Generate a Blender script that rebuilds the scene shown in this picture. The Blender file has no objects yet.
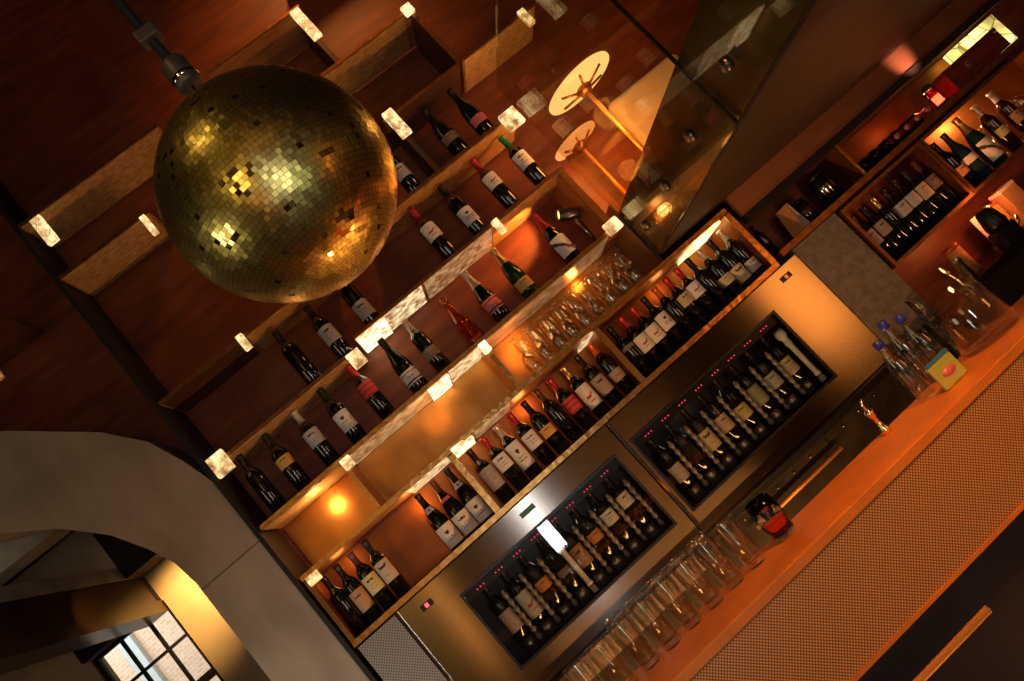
import bpy, bmesh, math, random
from mathutils import Vector, Matrix
random.seed(7)
S = bpy.context.scene
C = S.collection
PI = math.pi

# ------------------------------------------------------------------ camera
F = 790.0
YAW, PIT, ROL = (math.radians(a) for a in (8.65519519, 8.68909698, -41.90047609))
EYE = Vector((0, -3.6, 1.55))
def _mm(*ms):
    r = ms[0]
    for m in ms[1:]: r = r @ m
    return r
ca, sa, cb, sb, cg, sg = math.cos(YAW), math.sin(YAW), math.cos(PIT), math.sin(PIT), math.cos(ROL), math.sin(ROL)
RM = _mm(Matrix(((cg, -sg, 0), (sg, cg, 0), (0, 0, 1))), Matrix(((1, 0, 0), (0, cb, sb), (0, -sb, cb))),
         Matrix(((ca, 0, -sa), (0, 1, 0), (sa, 0, ca))), Matrix(((1, 0, 0), (0, 0, -1), (0, 1, 0))))
cam_d = bpy.data.cameras.new('camera'); cam = bpy.data.objects.new('camera', cam_d); C.objects.link(cam)
cam_d.sensor_fit = 'HORIZONTAL'; cam_d.sensor_width = 36; cam_d.lens = F / 1024 * 36
cam_d.clip_start = 0.02
m4 = Matrix((( RM[0][0], -RM[1][0], -RM[2][0], EYE.x), (RM[0][1], -RM[1][1], -RM[2][1], EYE.y),
             (RM[0][2], -RM[1][2], -RM[2][2], EYE.z), (0, 0, 0, 1)))
cam.matrix_world = m4
S.camera = cam
def ray(px, py):
    return RM.transposed() @ Vector((px - 512, py - 340.5, F))
def at(px, py, y=0.0):
    """measured photo point -> (x, z) on the upright plane at depth y"""
    r = ray(px, py); t = (y - EYE.y) / r.y
    return r.x * t + EYE.x, r.z * t + EYE.z
def atz(px, py, z):
    r = ray(px, py); t = (z - EYE.z) / r.z
    return r.x * t, r.y * t + EYE.y

# ------------------------------------------------------------------ materials
def new_mat(name):
    m = bpy.data.materials.new(name); m.use_nodes = True
    nt = m.node_tree
    b = nt.nodes['Principled BSDF']
    return m, nt, b
def setp(b, color=None, rough=None, metal=None, **k):
    if color is not None: b.inputs['Base Color'].default_value = (*color, 1)
    if rough is not None: b.inputs['Roughness'].default_value = rough
    if metal is not None: b.inputs['Metallic'].default_value = metal
    for n, v in k.items():
        n = n.replace('_', ' ')
        if n in b.inputs: b.inputs[n].default_value = v
def mat(name, color, rough=.5, metal=0, var=.0, scale=20, bump=0, stretch=(1, 1, 1), color2=None, detail=4, **k):
    m, nt, b = new_mat(name); setp(b, color, rough, metal, **k)
    if var or bump or color2:
        tc = nt.nodes.new('ShaderNodeTexCoord'); mp = nt.nodes.new('ShaderNodeMapping'); mp.inputs['Scale'].default_value = stretch
        nz = nt.nodes.new('ShaderNodeTexNoise'); nz.inputs['Scale'].default_value = scale; nz.inputs['Detail'].default_value = detail
        nt.links.new(tc.outputs['Object'], mp.inputs[0]); nt.links.new(mp.outputs[0], nz.inputs['Vector'])
        if var or color2:
            cr = nt.nodes.new('ShaderNodeValToRGB')
            c2 = color2 or tuple(min(1, c * (1 + var)) for c in color)
            c1 = color if color2 else tuple(c * (1 - var) for c in color)
            cr.color_ramp.elements[0].position = .35; cr.color_ramp.elements[1].position = .65
            cr.color_ramp.elements[0].color = (*c1, 1); cr.color_ramp.elements[1].color = (*c2, 1)
            nt.links.new(nz.outputs['Fac'], cr.inputs[0]); nt.links.new(cr.outputs[0], b.inputs['Base Color'])
        if bump:
            bp = nt.nodes.new('ShaderNodeBump'); bp.inputs['Strength'].default_value = bump; bp.inputs['Distance'].default_value = .01
            nt.links.new(nz.outputs['Fac'], bp.inputs['Height']); nt.links.new(bp.outputs[0], b.inputs['Normal'])
    return m
def emit(name, color, strength, base=(.02, .02, .02)):
    m, nt, b = new_mat(name); setp(b, base, .4)
    b.inputs['Emission Color'].default_value = (*color, 1); b.inputs['Emission Strength'].default_value = strength
    return m
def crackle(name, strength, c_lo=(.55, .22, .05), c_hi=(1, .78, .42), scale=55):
    """crackled glow for back-lit glass and gold-leaf undersides: cells between dark veins"""
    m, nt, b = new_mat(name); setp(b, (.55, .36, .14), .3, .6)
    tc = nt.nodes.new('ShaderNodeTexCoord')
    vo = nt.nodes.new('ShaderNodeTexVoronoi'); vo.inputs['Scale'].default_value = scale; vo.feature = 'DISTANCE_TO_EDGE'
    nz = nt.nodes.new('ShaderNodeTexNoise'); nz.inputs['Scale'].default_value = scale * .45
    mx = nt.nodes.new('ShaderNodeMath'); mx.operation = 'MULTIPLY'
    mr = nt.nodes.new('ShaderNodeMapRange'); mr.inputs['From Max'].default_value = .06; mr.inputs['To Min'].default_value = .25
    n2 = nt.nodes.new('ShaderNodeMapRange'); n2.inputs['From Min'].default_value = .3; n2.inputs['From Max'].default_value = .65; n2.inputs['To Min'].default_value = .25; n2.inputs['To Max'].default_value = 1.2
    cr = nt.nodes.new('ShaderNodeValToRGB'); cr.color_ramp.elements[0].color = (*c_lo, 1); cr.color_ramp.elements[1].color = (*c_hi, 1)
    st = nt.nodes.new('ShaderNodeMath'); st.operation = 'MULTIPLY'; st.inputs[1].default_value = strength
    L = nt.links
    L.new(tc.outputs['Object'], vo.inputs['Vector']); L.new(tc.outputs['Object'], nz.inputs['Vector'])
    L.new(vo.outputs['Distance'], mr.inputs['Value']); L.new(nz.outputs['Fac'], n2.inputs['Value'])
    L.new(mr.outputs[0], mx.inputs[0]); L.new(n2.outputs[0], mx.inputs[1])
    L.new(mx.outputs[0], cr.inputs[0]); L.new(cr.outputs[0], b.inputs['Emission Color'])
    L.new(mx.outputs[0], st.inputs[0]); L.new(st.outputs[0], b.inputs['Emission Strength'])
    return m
def pane_mat(name, tint=(.9, .92, .9), fres=1.45, rough=.0, gl=(1, 1, 1), boost=1.0):
    m = bpy.data.materials.new(name); m.use_nodes = True; nt = m.node_tree; nt.nodes.clear()
    out = nt.nodes.new('ShaderNodeOutputMaterial'); mix = nt.nodes.new('ShaderNodeMixShader')
    tr = nt.nodes.new('ShaderNodeBsdfTransparent'); tr.inputs[0].default_value = (*tint, 1)
    g = nt.nodes.new('ShaderNodeBsdfGlossy'); g.inputs['Roughness'].default_value = rough; g.inputs[0].default_value = (*gl, 1)
    geo = nt.nodes.new('ShaderNodeNewGeometry'); dt = nt.nodes.new('ShaderNodeVectorMath'); dt.operation = 'DOT_PRODUCT'
    nt.links.new(geo.outputs['Normal'], dt.inputs[0]); nt.links.new(geo.outputs['Incoming'], dt.inputs[1])
    ab = nt.nodes.new('ShaderNodeMath'); ab.operation = 'ABSOLUTE'; nt.links.new(dt.outputs['Value'], ab.inputs[0])
    om = nt.nodes.new('ShaderNodeMath'); om.operation = 'SUBTRACT'; om.inputs[0].default_value = 1; nt.links.new(ab.outputs[0], om.inputs[1])
    pw = nt.nodes.new('ShaderNodeMath'); pw.operation = 'POWER'; pw.inputs[1].default_value = 5; nt.links.new(om.outputs[0], pw.inputs[0])
    fr = nt.nodes.new('ShaderNodeMath'); fr.operation = 'MULTIPLY_ADD'; f0 = ((fres - 1) / (fres + 1)) ** 2; fr.inputs[1].default_value = 1 - f0; fr.inputs[2].default_value = f0
    nt.links.new(pw.outputs[0], fr.inputs[0])
    mu = nt.nodes.new('ShaderNodeMath'); mu.operation = 'MULTIPLY'; mu.inputs[1].default_value = boost
    nt.links.new(fr.outputs[0], mu.inputs[0]); nt.links.new(mu.outputs[0], mix.inputs[0])
    nt.links.new(tr.outputs[0], mix.inputs[1]); nt.links.new(g.outputs[0], mix.inputs[2]); nt.links.new(mix.outputs[0], out.inputs[0])
    return m
def dots_mat(name, c_bg, c_dot, pitch, radius, rot, rough=.4, metal=0.5, axes='XZ', soft=.12, rough2=None):
    """punched sheet: round marks on a rotated square grid"""
    m, nt, b = new_mat(name); setp(b, c_bg, rough, metal)
    tc = nt.nodes.new('ShaderNodeTexCoord'); mp = nt.nodes.new('ShaderNodeMapping')
    mp.inputs['Rotation'].default_value = (0, rot, 0); mp.inputs['Scale'].default_value = (1 / pitch,) * 3
    fr = nt.nodes.new('ShaderNodeVectorMath'); fr.operation = 'FRACTION'
    sb_ = nt.nodes.new('ShaderNodeVectorMath'); sb_.operation = 'SUBTRACT'; sb_.inputs[1].default_value = (.5, .5, .5)
    ml = nt.nodes.new('ShaderNodeVectorMath'); ml.operation = 'MULTIPLY'; ml.inputs[1].default_value = (1, 0, 1)
    ln = nt.nodes.new('ShaderNodeVectorMath'); ln.operation = 'LENGTH'
    mr = nt.nodes.new('ShaderNodeMapRange'); mr.inputs['From Min'].default_value = radius - soft; mr.inputs['From Max'].default_value = radius + soft
    mr.inputs['To Min'].default_value = 1; mr.inputs['To Max'].default_value = 0
    mx = nt.nodes.new('ShaderNodeMixRGB'); mx.inputs[1].default_value = (*c_bg, 1); mx.inputs[2].default_value = (*c_dot, 1)
    L = nt.links
    L.new(tc.outputs['Object'], mp.inputs[0]); L.new(mp.outputs[0], fr.inputs[0]); L.new(fr.outputs[0], sb_.inputs[0])
    L.new(sb_.outputs[0], ml.inputs[0]); L.new(ml.outputs[0], ln.inputs[0]); L.new(ln.outputs['Value'], mr.inputs['Value'])
    L.new(mr.outputs[0], mx.inputs[0]); L.new(mx.outputs[0], b.inputs['Base Color'])
    return m

M = {}
M['wall'] = mat('brown_timber_wall', (.15, .036, .013), .45, 0, color2=(.25, .066, .022), scale=3.0, stretch=(1, 1, 6), bump=.1)
M['dark_wall'] = mat('dark_plaster', (.055, .03, .022), .8, 0, var=.3, scale=6)
M['copper'] = mat('copper_sheet', (.66, .28, .065), .30, .9, color2=(.50, .20, .045), scale=9, bump=.12, stretch=(1, 1, .5))
M['copper_dull'] = mat('dull_copper', (.42, .135, .028), .42, .7, color2=(.29, .09, .02), scale=8, bump=.1)
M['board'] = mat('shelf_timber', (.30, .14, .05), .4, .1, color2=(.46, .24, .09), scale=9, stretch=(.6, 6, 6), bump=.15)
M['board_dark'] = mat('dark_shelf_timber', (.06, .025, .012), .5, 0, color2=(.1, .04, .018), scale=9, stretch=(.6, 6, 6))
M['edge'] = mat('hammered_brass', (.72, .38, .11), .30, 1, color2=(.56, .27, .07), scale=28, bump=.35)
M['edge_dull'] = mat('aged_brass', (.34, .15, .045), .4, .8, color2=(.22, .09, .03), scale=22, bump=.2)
M['gold_leaf'] = mat('gold_leaf', (.80, .55, .24), .45, .35, color2=(.52, .30, .11), scale=70, bump=.7, stretch=(.35, 1, 1))
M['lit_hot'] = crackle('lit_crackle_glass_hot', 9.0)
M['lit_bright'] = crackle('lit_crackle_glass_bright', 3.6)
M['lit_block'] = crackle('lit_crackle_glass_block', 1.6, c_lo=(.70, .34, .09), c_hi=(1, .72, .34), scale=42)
M['glow_mid'] = crackle('crackle_glow_mid', 1.1)
M['leaf_glow_soft'] = crackle('gold_leaf_glow_soft', .38, c_hi=(1, .66, .30))  # painted glow for niche light reflected by gold-leaf undersides
M['leaf_glow_faint'] = crackle('gold_leaf_glow_faint', .16, c_lo=(.6, .3, .1), c_hi=(1, .66, .30))  # weaker painted glow for niche light on gold leaf
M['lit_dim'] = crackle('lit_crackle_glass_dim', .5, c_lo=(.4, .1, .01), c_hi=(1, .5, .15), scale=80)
M['lit_yellow'] = crackle('lit_crackle_glass_yellow', 4.0, c_lo=(.6, .3, .05), c_hi=(1, .85, .35))
M['stone'] = mat('pale_limestone', (.40, .35, .285), .75, 0, color2=(.27, .235, .19), scale=3.2, bump=.5, detail=12, stretch=(1.4, 1, .8))
M['steel'] = mat('brushed_steel', (.33, .28, .235), .22, 1, var=.06, scale=14, stretch=(30, 30, .6))
def brushed(m, rot):
    nt = m.node_tree; b = nt.nodes['Principled BSDF']; b.inputs['Anisotropic'].default_value = .92; b.inputs['Anisotropic Rotation'].default_value = rot
    tg = nt.nodes.new('ShaderNodeTangent'); tg.direction_type = 'RADIAL'; tg.axis = 'Z'
    nt.links.new(tg.outputs[0], b.inputs['Tangent'])
brushed(M['steel'], 0.25)
M['steel_dark'] = mat('dark_steel', (.22, .21, .2), .35, 1, var=.1, scale=20)
M['chrome'] = mat('chrome', (.8, .8, .8), .08, 1)
M['cavity'] = mat('dark_cooler_lining', (.035, .03, .028), .4, .3)
M['satin'] = mat('satin_metal', (.72, .66, .60), .3, .9)
M['black'] = mat('black_plastic', (.008, .008, .008), .35)
M['black_matt'] = mat('black_paint', (.01, .008, .007), .7)
M['vent'] = dots_mat('grey_punched_sheet', (.34, .34, .34), (.08, .08, .08), .011, .3, PI / 4, .45, .5, soft=.1)
M['pane'] = pane_mat('clear_pane', (.93, .95, .93))
M['thin_glass'] = pane_mat('thin_clear_glass', (.94, .945, .94), 1.6, .05, boost=1.5)
M['door_pane'] = pane_mat('cooler_door_pane', (.85, .86, .85), 1.45)
M['rail_pane'] = pane_mat('balustrade_glass', (.88, .86, .76), 1.32, 0)
M['olive'] = mat('olive_slab_edge', (.085, .075, .02), .22, .3, color2=(.13, .10, .03), scale=5, bump=.05)
M['soffit'] = mat('dark_soffit', (.05, .033, .026), .6, 0, var=.2, scale=4)
M['fascia'] = mat('coppery_fascia', (.34, .15, .085), .33, .5, var=.15, scale=5)
M['bar_top'] = mat('copper_bar_top', (.80, .25, .03), .34, .15, var=.12, scale=7)
M['bar_mesh'] = dots_mat('punched_copper_sheet', (.26, .07, .015), (1.0, .55, .18), .0069, .36, PI / 4, .4, .3, soft=.14)
M['bar_dark'] = mat('dark_bar_base', (.016, .010, .010), .6)
M['brass'] = mat('polished_brass', (.90, .42, .10), .35, .45)
M['counter'] = mat('dark_stone_counter', (.03, .024, .02), .3, 0, var=.3, scale=10)
M['ochre'] = mat('ochre_front_wall', (.62, .48, .20), .7, 0, var=.25, scale=1.2)
M['floor'] = mat('dark_floor_boards', (.05, .03, .02), .5, 0, var=.3, scale=4, stretch=(1, 8, 1))
M['ceil'] = mat('dark_ceiling', (.03, .022, .018), .8)
M['mirror_tile'] = mat('gold_mirror_tile', (.80, .62, .20), .33, 1)
M['mirror_tile_clear'] = mat('gold_mirror_tile_polished', (.86, .72, .34), .06, 1)
M['brass_shiny'] = mat('bright_brass', (.9, .62, .25), .18, 1)
M['ball_core'] = mat('ball_core', (.05, .04, .01), .5, .3)
M['motor'] = mat('motor_housing', (.16, .13, .12), .45, .6)
M['glass'] = mat('clear_glass', (1, 1, 1), .02, 0, Transmission_Weight=1.0, IOR=1.45)
M['red_glass'] = mat('red_wine', (.75, .04, .03), .0, 0, Transmission_Weight=1.0, IOR=1.35)
M['amber_glass'] = mat('amber_glass', (.95, .42, .08), .02, 0, Transmission_Weight=1.0, IOR=1.45)
M['bottle'] = mat('near_black_green_glass', (.006, .008, .005), .08, 0, Coat_Weight=.5)
M['bottle_green'] = mat('dark_green_glass', (.006, .035, .012), .07, 0, Coat_Weight=.5)
M['bottle_brown'] = mat('dark_brown_glass', (.025, .009, .004), .08, 0, Coat_Weight=.5)
M['bottle_blue'] = mat('dark_blue_glass', (.01, .03, .07), .08, 0, Coat_Weight=.5)
for n, c, r_, mt in (('foil_black', (.012, .010, .010), .35, .3), ('foil_red', (.42, .02, .03), .35, .3), ('foil_green', (.02, .22, .07), .35, .3),
                     ('foil_gold', (.75, .5, .18), .3, .9), ('foil_pale', (.55, .5, .45), .35, .5), ('foil_brown', (.12, .035, .02), .4, .3), ('foil_orange', (.6, .12, .03), .35, .3), ('foil_pink', (.75, .20, .22), .4, .2)):
    M[n] = mat(n, c, r_, mt)
PAPER = dict(cream=(.76, .74, .70), white=(.78, .82, .88), grey=(.50, .54, .59), tan=(.50, .30, .14), yellow=(.66, .60, .26), beige=(.58, .49, .36), taupe=(.36, .30, .24),
             red=(.62, .06, .07), gold=(.68, .42, .12), blue=(.40, .43, .50), pink=(.72, .18, .20), orange=(.70, .30, .10), brown=(.38, .24, .13), olive=(.62, .58, .36),
             dim=(.22, .16, .13), violet=(.55, .47, .55), green=(.34, .40, .26))
for k, c in PAPER.items(): M['paper_' + k] = mat('paper_' + k, c, .65, 0, var=.06, scale=30)
M['ink'] = mat('dark_ink', (.04, .03, .025), .6)
M['ink_red'] = mat('red_ink', (.45, .05, .04), .6)
M['ink_soft'] = mat('soft_grey_ink', (.35, .30, .25), .6)
M['led'] = emit('red_led', (1, .03, .08), 2.4)
M['led_red'] = emit('red_switch_lamp', (1, .06, .09), 3.0)
M['green_disp'] = emit('green_display', (.10, .30, .08), .12, (.02, .05, .02))
M['lamp_shade'] = None

# ------------------------------------------------------------------ mesh helpers
class MB:
    def __init__(s): s.bm = bmesh.new(); s.mi = 0
    def _tag(s, fs):
        for f in fs: f.material_index = s.mi
    def box(s, x0, x1, y0, y1, z0, z1, bev=0, mat4=None):
        g = bmesh.ops.create_cube(s.bm, size=1)
        v = g['verts']
        bmesh.ops.scale(s.bm, vec=(abs(x1 - x0), abs(y1 - y0), abs(z1 - z0)), verts=v)
        bmesh.ops.translate(s.bm, vec=((x0 + x1) / 2, (y0 + y1) / 2, (z0 + z1) / 2), verts=v)
        if mat4 is not None: bmesh.ops.transform(s.bm, matrix=mat4, verts=v)
        fs = {f for a in v for f in a.link_faces}; s._tag(fs)
        if bev:
            es = {e for a in v for e in a.link_edges}
            r = bmesh.ops.bevel(s.bm, geom=list(es), offset=bev, segments=2, affect='EDGES', profile=.5)
            s._tag(r['faces'])
        return s
    def lathe(s, prof, n=24, mat4=None, smooth=True):
        rings = []
        for r, z in prof:
            if r < 1e-6: rings.append([s.bm.verts.new((0, 0, z))])
            else: rings.append([s.bm.verts.new((r * math.cos(2 * PI * i / n), r * math.sin(2 * PI * i / n), z)) for i in range(n)])
        fs = []
        for a, b in zip(rings, rings[1:]):
            for i in range(n):
                j = (i + 1) % n
                if len(a) == 1 and len(b) == 1: continue
                if len(a) == 1: f = (a[0], b[j], b[i])
                elif len(b) == 1: f = (a[i], a[j], b[0])
                else: f = (a[i], a[j], b[j], b[i])
                try: fs.append(s.bm.faces.new(f))
                except ValueError: pass
        for f in fs: f.smooth = smooth
        s._tag(fs)
        if mat4 is not None: bmesh.ops.transform(s.bm, matrix=mat4, verts=[v for r in rings for v in r])
        return s
    def tube(s, pts, r, n=10, cap=True):
        pts = [Vector(p) for p in pts]; rr = r if isinstance(r, (list, tuple)) else [r] * len(pts)
        rings = []; fs = []
        t0 = (pts[1] - pts[0]).normalized()
        up = Vector((0, 0, 1)) if abs(t0.z) < .9 else Vector((1, 0, 0))
        for i, p in enumerate(pts):
            t = (pts[min(i + 1, len(pts) - 1)] - pts[max(i - 1, 0)]).normalized()
            a = t.cross(up).normalized(); b = a.cross(t).normalized()
            rings.append([s.bm.verts.new(p + (a * math.cos(2 * PI * k / n) + b * math.sin(2 * PI * k / n)) * rr[i]) for k in range(n)])
        for a, b in zip(rings, rings[1:]):
            for k in range(n): fs.append(s.bm.faces.new((a[k], a[(k + 1) % n], b[(k + 1) % n], b[k])))
        for f in fs: f.smooth = True
        if cap: fs += [s.bm.faces.new(rings[0]), s.bm.faces.new(rings[-1])]
        s._tag(fs); return s
    def prism(s, poly, y0, y1):
        """poly of (x, z) extruded from y0 to y1"""
        a = [s.bm.verts.new((x, y0, z)) for x, z in poly]; b = [s.bm.verts.new((x, y1, z)) for x, z in poly]
        fs = [s.bm.faces.new(a), s.bm.faces.new(b[::-1])]
        n = len(poly)
        for i in range(n): fs.append(s.bm.faces.new((a[i], b[i], b[(i + 1) % n], a[(i + 1) % n])))
        s._tag(fs); return s
    def quad(s, *p):
        f = s.bm.faces.new([s.bm.verts.new(q) for q in p]); s._tag([f]); return s
    def mesh(s, name, mats):
        bmesh.ops.recalc_face_normals(s.bm, faces=s.bm.faces[:])
        me = bpy.data.meshes.new(name); s.bm.to_mesh(me); s.bm.free()
        for m in (mats if isinstance(mats, (list, tuple)) else [mats]): me.materials.append(m)
        return me
    def build(s, name, mats, parent=None, loc=None):
        return link(name, s.mesh(name, mats), parent, loc)
def link(name, me, parent=None, loc=None, rot=None):
    o = bpy.data.objects.new(name, me); C.objects.link(o)
    if parent: o.parent = parent
    if loc: o.location = loc
    if rot: o.rotation_euler = rot
    return o
USED = {}
def tag(o, label, cat, group=None, kind=None):
    assert label not in USED or group, label
    USED[label] = 1
    n = len(label.replace(',', ' ').split()); n <= 16 or print('LONG', n, label)
    o['label'] = label; o['category'] = cat
    if group: o['group'] = group
    if kind: o['kind'] = kind
    return o
def thing(name, label, cat, loc=(0, 0, 0), rz=0, group=None):
    o = bpy.data.objects.new(name, None); C.objects.link(o); o.location = loc; o.rotation_euler = (0, 0, rz); o.empty_display_size = .05
    return tag(o, label, cat, group)
def struct(name, mb, m):
    o = mb.build(name, m); o['kind'] = 'structure'; return o
def cyl(r, z0, z1, n=20): return [(0, z0), (r, z0), (r, z1), (0, z1)]
TX = Matrix.Translation
def RX(a): return Matrix.Rotation(a, 4, 'X')
def RY(a): return Matrix.Rotation(a, 4, 'Y')
def RZ(a): return Matrix.Rotation(a, 4, 'Z')

# ------------------------------------------------------------------ the room
DEPTH = .32
OUT = [(-.885, 2.50), (-.93, 2.66), (-1.0, 2.84), (-1.13, 3.01), (-1.45, 3.30), (-1.9, 3.58), (-2.6, 3.9), (-4.2, 4.3)]
INN = [(-1.2, 2.20), (-1.22, 2.33), (-1.27, 2.45), (-1.36, 2.61), (-1.51, 2.78), (-1.71, 2.93), (-2.1, 3.12), (-2.8, 3.3), (-4.2, 3.45)]
struct('wall_arch', MB().prism([(-.885, 0)] + OUT + INN[::-1] + [(-1.2, 0)], 0, .34), M['stone'])
# thin joints of the stone blocks
jx = MB()
jx.box(-1.2, -.885, -.0012, .002, 2.158, 2.162)
jx.build('trim_1', mat('stone_joint', (.09, .07, .05), .9))['kind'] = 'structure'
struct('wall_back', MB().prism([(-.88, 0), (7, 0), (7, 5.6), (-4.2, 5.6)] + [(x, z - .03) for x, z in OUT[::-1]], DEPTH, DEPTH + .06), M['wall'])
struct('floor', MB().box(-5, 7, -7, 7, -.05, 0), M['floor'])
struct('wall_front', MB().box(-5, 7, -7.6, -7.5, 0, 5.6), M['ochre'])
struct('ceiling', MB().box(-5, 7, -7, .4, 5.6, 5.7), M['ceil'])
# mezzanine: slab, its soffit and the fascia against the wall
struct('trim_2', MB().box(1.365, 6.0, -4.4, .315, 1.97, 2.25), M['olive'])
struct('ceiling_mezzanine', MB().box(1.365, 6.0, -4.4, .315, 1.955, 1.969), M['soffit'])
struct('trim_3', MB().box(1.80, 6.0, .0, .03, 1.835, 1.954), M['fascia'])
struct('trim_4', MB().box(1.80, 6.0, -.012, .04, 1.795, 1.834), M['black_matt'])

# ------------------------------------------------------------------ back panels
struct('trim_9', MB().box(-.84, 1.74, .312, .319, 1.57, 1.89), M['copper_dull'])
struct('trim_10', MB().box(-.84, 1.33, .312, .319, 1.925, 2.185), M['copper'])

# ------------------------------------------------------------------ shelves
def shelf(label, x0, x1, z, panels=(), under=None, wood='board', edge='edge', th=.014, name='shelf_board', y1=None, blocks=()):
    t = thing(name, label, 'shelf', ((x0 + x1) / 2, 0, z), 0, None)
    w = (x1 - x0) / 2
    y1 = DEPTH - .01 if y1 is None else y1
    MB().box(-w, w, .004, y1, -th / 2, th / 2).build('board', M[wood], t)
    MB().box(-w, w, -.004, .0035, -th / 2 - .001, th / 2 + .001).build('edge_strip', M[edge], t)
    cx = (x0 + x1) / 2
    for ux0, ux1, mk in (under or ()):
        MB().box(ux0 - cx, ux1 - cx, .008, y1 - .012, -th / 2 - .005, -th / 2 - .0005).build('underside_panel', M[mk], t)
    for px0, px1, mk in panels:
        MB().box(px0 - cx, px1 - cx, .006, y1 - .02, -th / 2 - .016, -th / 2 - .0055, .002).build('glow_panel', M[mk], t)
    for bx0, bx1, bz0, bz1, mk in blocks:
        MB().box(bx0 - cx, bx1 - cx, -.032, -.0045, bz0 - z, bz1 - z, .003).build('light_block', M[mk], t)['label'] = 'glowing crackled glass block'
    return t
LB = 'lit_block'
shelf('lowest long shelf with hammered brass edge, on top of the coolers', -.85, 1.755, 1.55, edge='edge', th=.024)
shelf('second long shelf above the packed bottle row, dark niches over it', -.85, 1.755, 1.91, edge='edge', th=.022,
      panels=((.006, .12, 'lit_bright'), (1.50, 1.70, 'lit_yellow'), (.80, .86, 'glow_mid')), under=((-.26, -.03, 'glow_mid'), (.14, .35, 'leaf_glow_soft')),
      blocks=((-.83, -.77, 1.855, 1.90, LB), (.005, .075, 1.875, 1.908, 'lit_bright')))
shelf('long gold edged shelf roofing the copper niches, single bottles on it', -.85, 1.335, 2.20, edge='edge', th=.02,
      panels=((.10, .22, 'lit_bright'),), blocks=((-.405, -.355, 2.14, 2.195, LB), (.41, .45, 2.135, 2.19, 'lit_bright'), (1.24, 1.32, 2.175, 2.24, LB)),  # glowing panel paints the hot spot on this underside
      under=((-.84, -.40, 'gold_leaf'), (-.38, .095, 'leaf_glow_soft'), (.23, .42, 'glow_mid'), (.435, .8, 'leaf_glow_faint'), (.8, 1.235, 'leaf_glow_faint')))  # emission stands in for niche light on the gold leaf
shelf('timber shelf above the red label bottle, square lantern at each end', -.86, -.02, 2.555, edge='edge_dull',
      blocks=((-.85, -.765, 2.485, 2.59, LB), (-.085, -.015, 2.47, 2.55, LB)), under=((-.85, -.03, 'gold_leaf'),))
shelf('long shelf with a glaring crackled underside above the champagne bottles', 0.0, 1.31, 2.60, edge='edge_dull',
      panels=((0.005, .17, 'lit_bright'),), blocks=((.85, .885, 2.525, 2.605, LB),), under=((.175, .40, 'glow_mid'), (.42, .84, 'leaf_glow_soft'), (.845, 1.30, 'gold_leaf')))
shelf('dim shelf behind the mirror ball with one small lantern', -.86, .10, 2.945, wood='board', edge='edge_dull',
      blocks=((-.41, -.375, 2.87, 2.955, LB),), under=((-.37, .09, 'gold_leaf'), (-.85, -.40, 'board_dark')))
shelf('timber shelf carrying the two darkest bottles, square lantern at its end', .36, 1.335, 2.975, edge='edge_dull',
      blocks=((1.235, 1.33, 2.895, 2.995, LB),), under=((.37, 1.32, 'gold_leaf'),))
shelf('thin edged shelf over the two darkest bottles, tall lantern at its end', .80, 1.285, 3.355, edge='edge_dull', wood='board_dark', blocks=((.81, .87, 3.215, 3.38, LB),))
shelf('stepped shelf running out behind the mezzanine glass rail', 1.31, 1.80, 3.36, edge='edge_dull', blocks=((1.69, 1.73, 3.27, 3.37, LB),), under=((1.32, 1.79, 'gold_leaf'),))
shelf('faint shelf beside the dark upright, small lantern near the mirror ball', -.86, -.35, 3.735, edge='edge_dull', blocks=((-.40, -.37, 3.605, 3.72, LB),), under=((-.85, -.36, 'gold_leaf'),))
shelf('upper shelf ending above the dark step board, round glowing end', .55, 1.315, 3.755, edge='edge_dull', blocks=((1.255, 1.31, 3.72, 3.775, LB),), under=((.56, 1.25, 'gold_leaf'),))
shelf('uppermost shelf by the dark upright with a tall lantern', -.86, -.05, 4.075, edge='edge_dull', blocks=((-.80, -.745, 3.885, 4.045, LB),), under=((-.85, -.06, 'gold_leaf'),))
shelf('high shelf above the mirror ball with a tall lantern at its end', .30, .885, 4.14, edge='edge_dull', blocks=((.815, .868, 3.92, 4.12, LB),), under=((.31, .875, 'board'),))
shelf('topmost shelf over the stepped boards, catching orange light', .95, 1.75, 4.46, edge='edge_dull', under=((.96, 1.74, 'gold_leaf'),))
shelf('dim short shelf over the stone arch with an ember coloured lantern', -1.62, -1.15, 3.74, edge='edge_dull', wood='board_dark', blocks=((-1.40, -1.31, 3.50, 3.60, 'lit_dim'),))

def divider(label, x, z0, z1, th=.028, m='copper_dull', e='edge', y1=None, y0=0):
    t = thing('shelf_divider', label, 'divider', (x, 0, z0))
    y1 = DEPTH - .012 if y1 is None else y1
    MB().box(-th / 2, th / 2, y0 + .004, y1, .001, z1 - z0 - .001).build('upright_board', M[m], t)
    MB().box(-th / 2 - .001, th / 2 + .001, y0 - .004, y0 + .0035, .001, z1 - z0 - .001).build('edge_strip', M[e], t)
divider('copper divider beside the three cream label bottles', -.012, 1.563, 1.893)
divider('copper divider in the middle of the packed row, under the stemware', .878, 1.563, 1.894)
divider('brass edged end board of the packed row, under the mezzanine', 1.742, 1.563, 1.894)
divider('brass edged end board of the lower row against the stone pier', -.837, 1.563, 1.894, .02, 'copper_dull', 'edge_dull')
divider('thin copper divider between the two bare niches', -.40, 1.923, 2.183, .02, 'copper')
divider('copper divider between the bare niche and the stemware', .43, 1.923, 2.183, .02, 'copper')
divider('dark thin end board of the stemware niche at the mezzanine', 1.345, 1.923, 2.30, .012, 'board_dark', 'black_matt')
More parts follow.
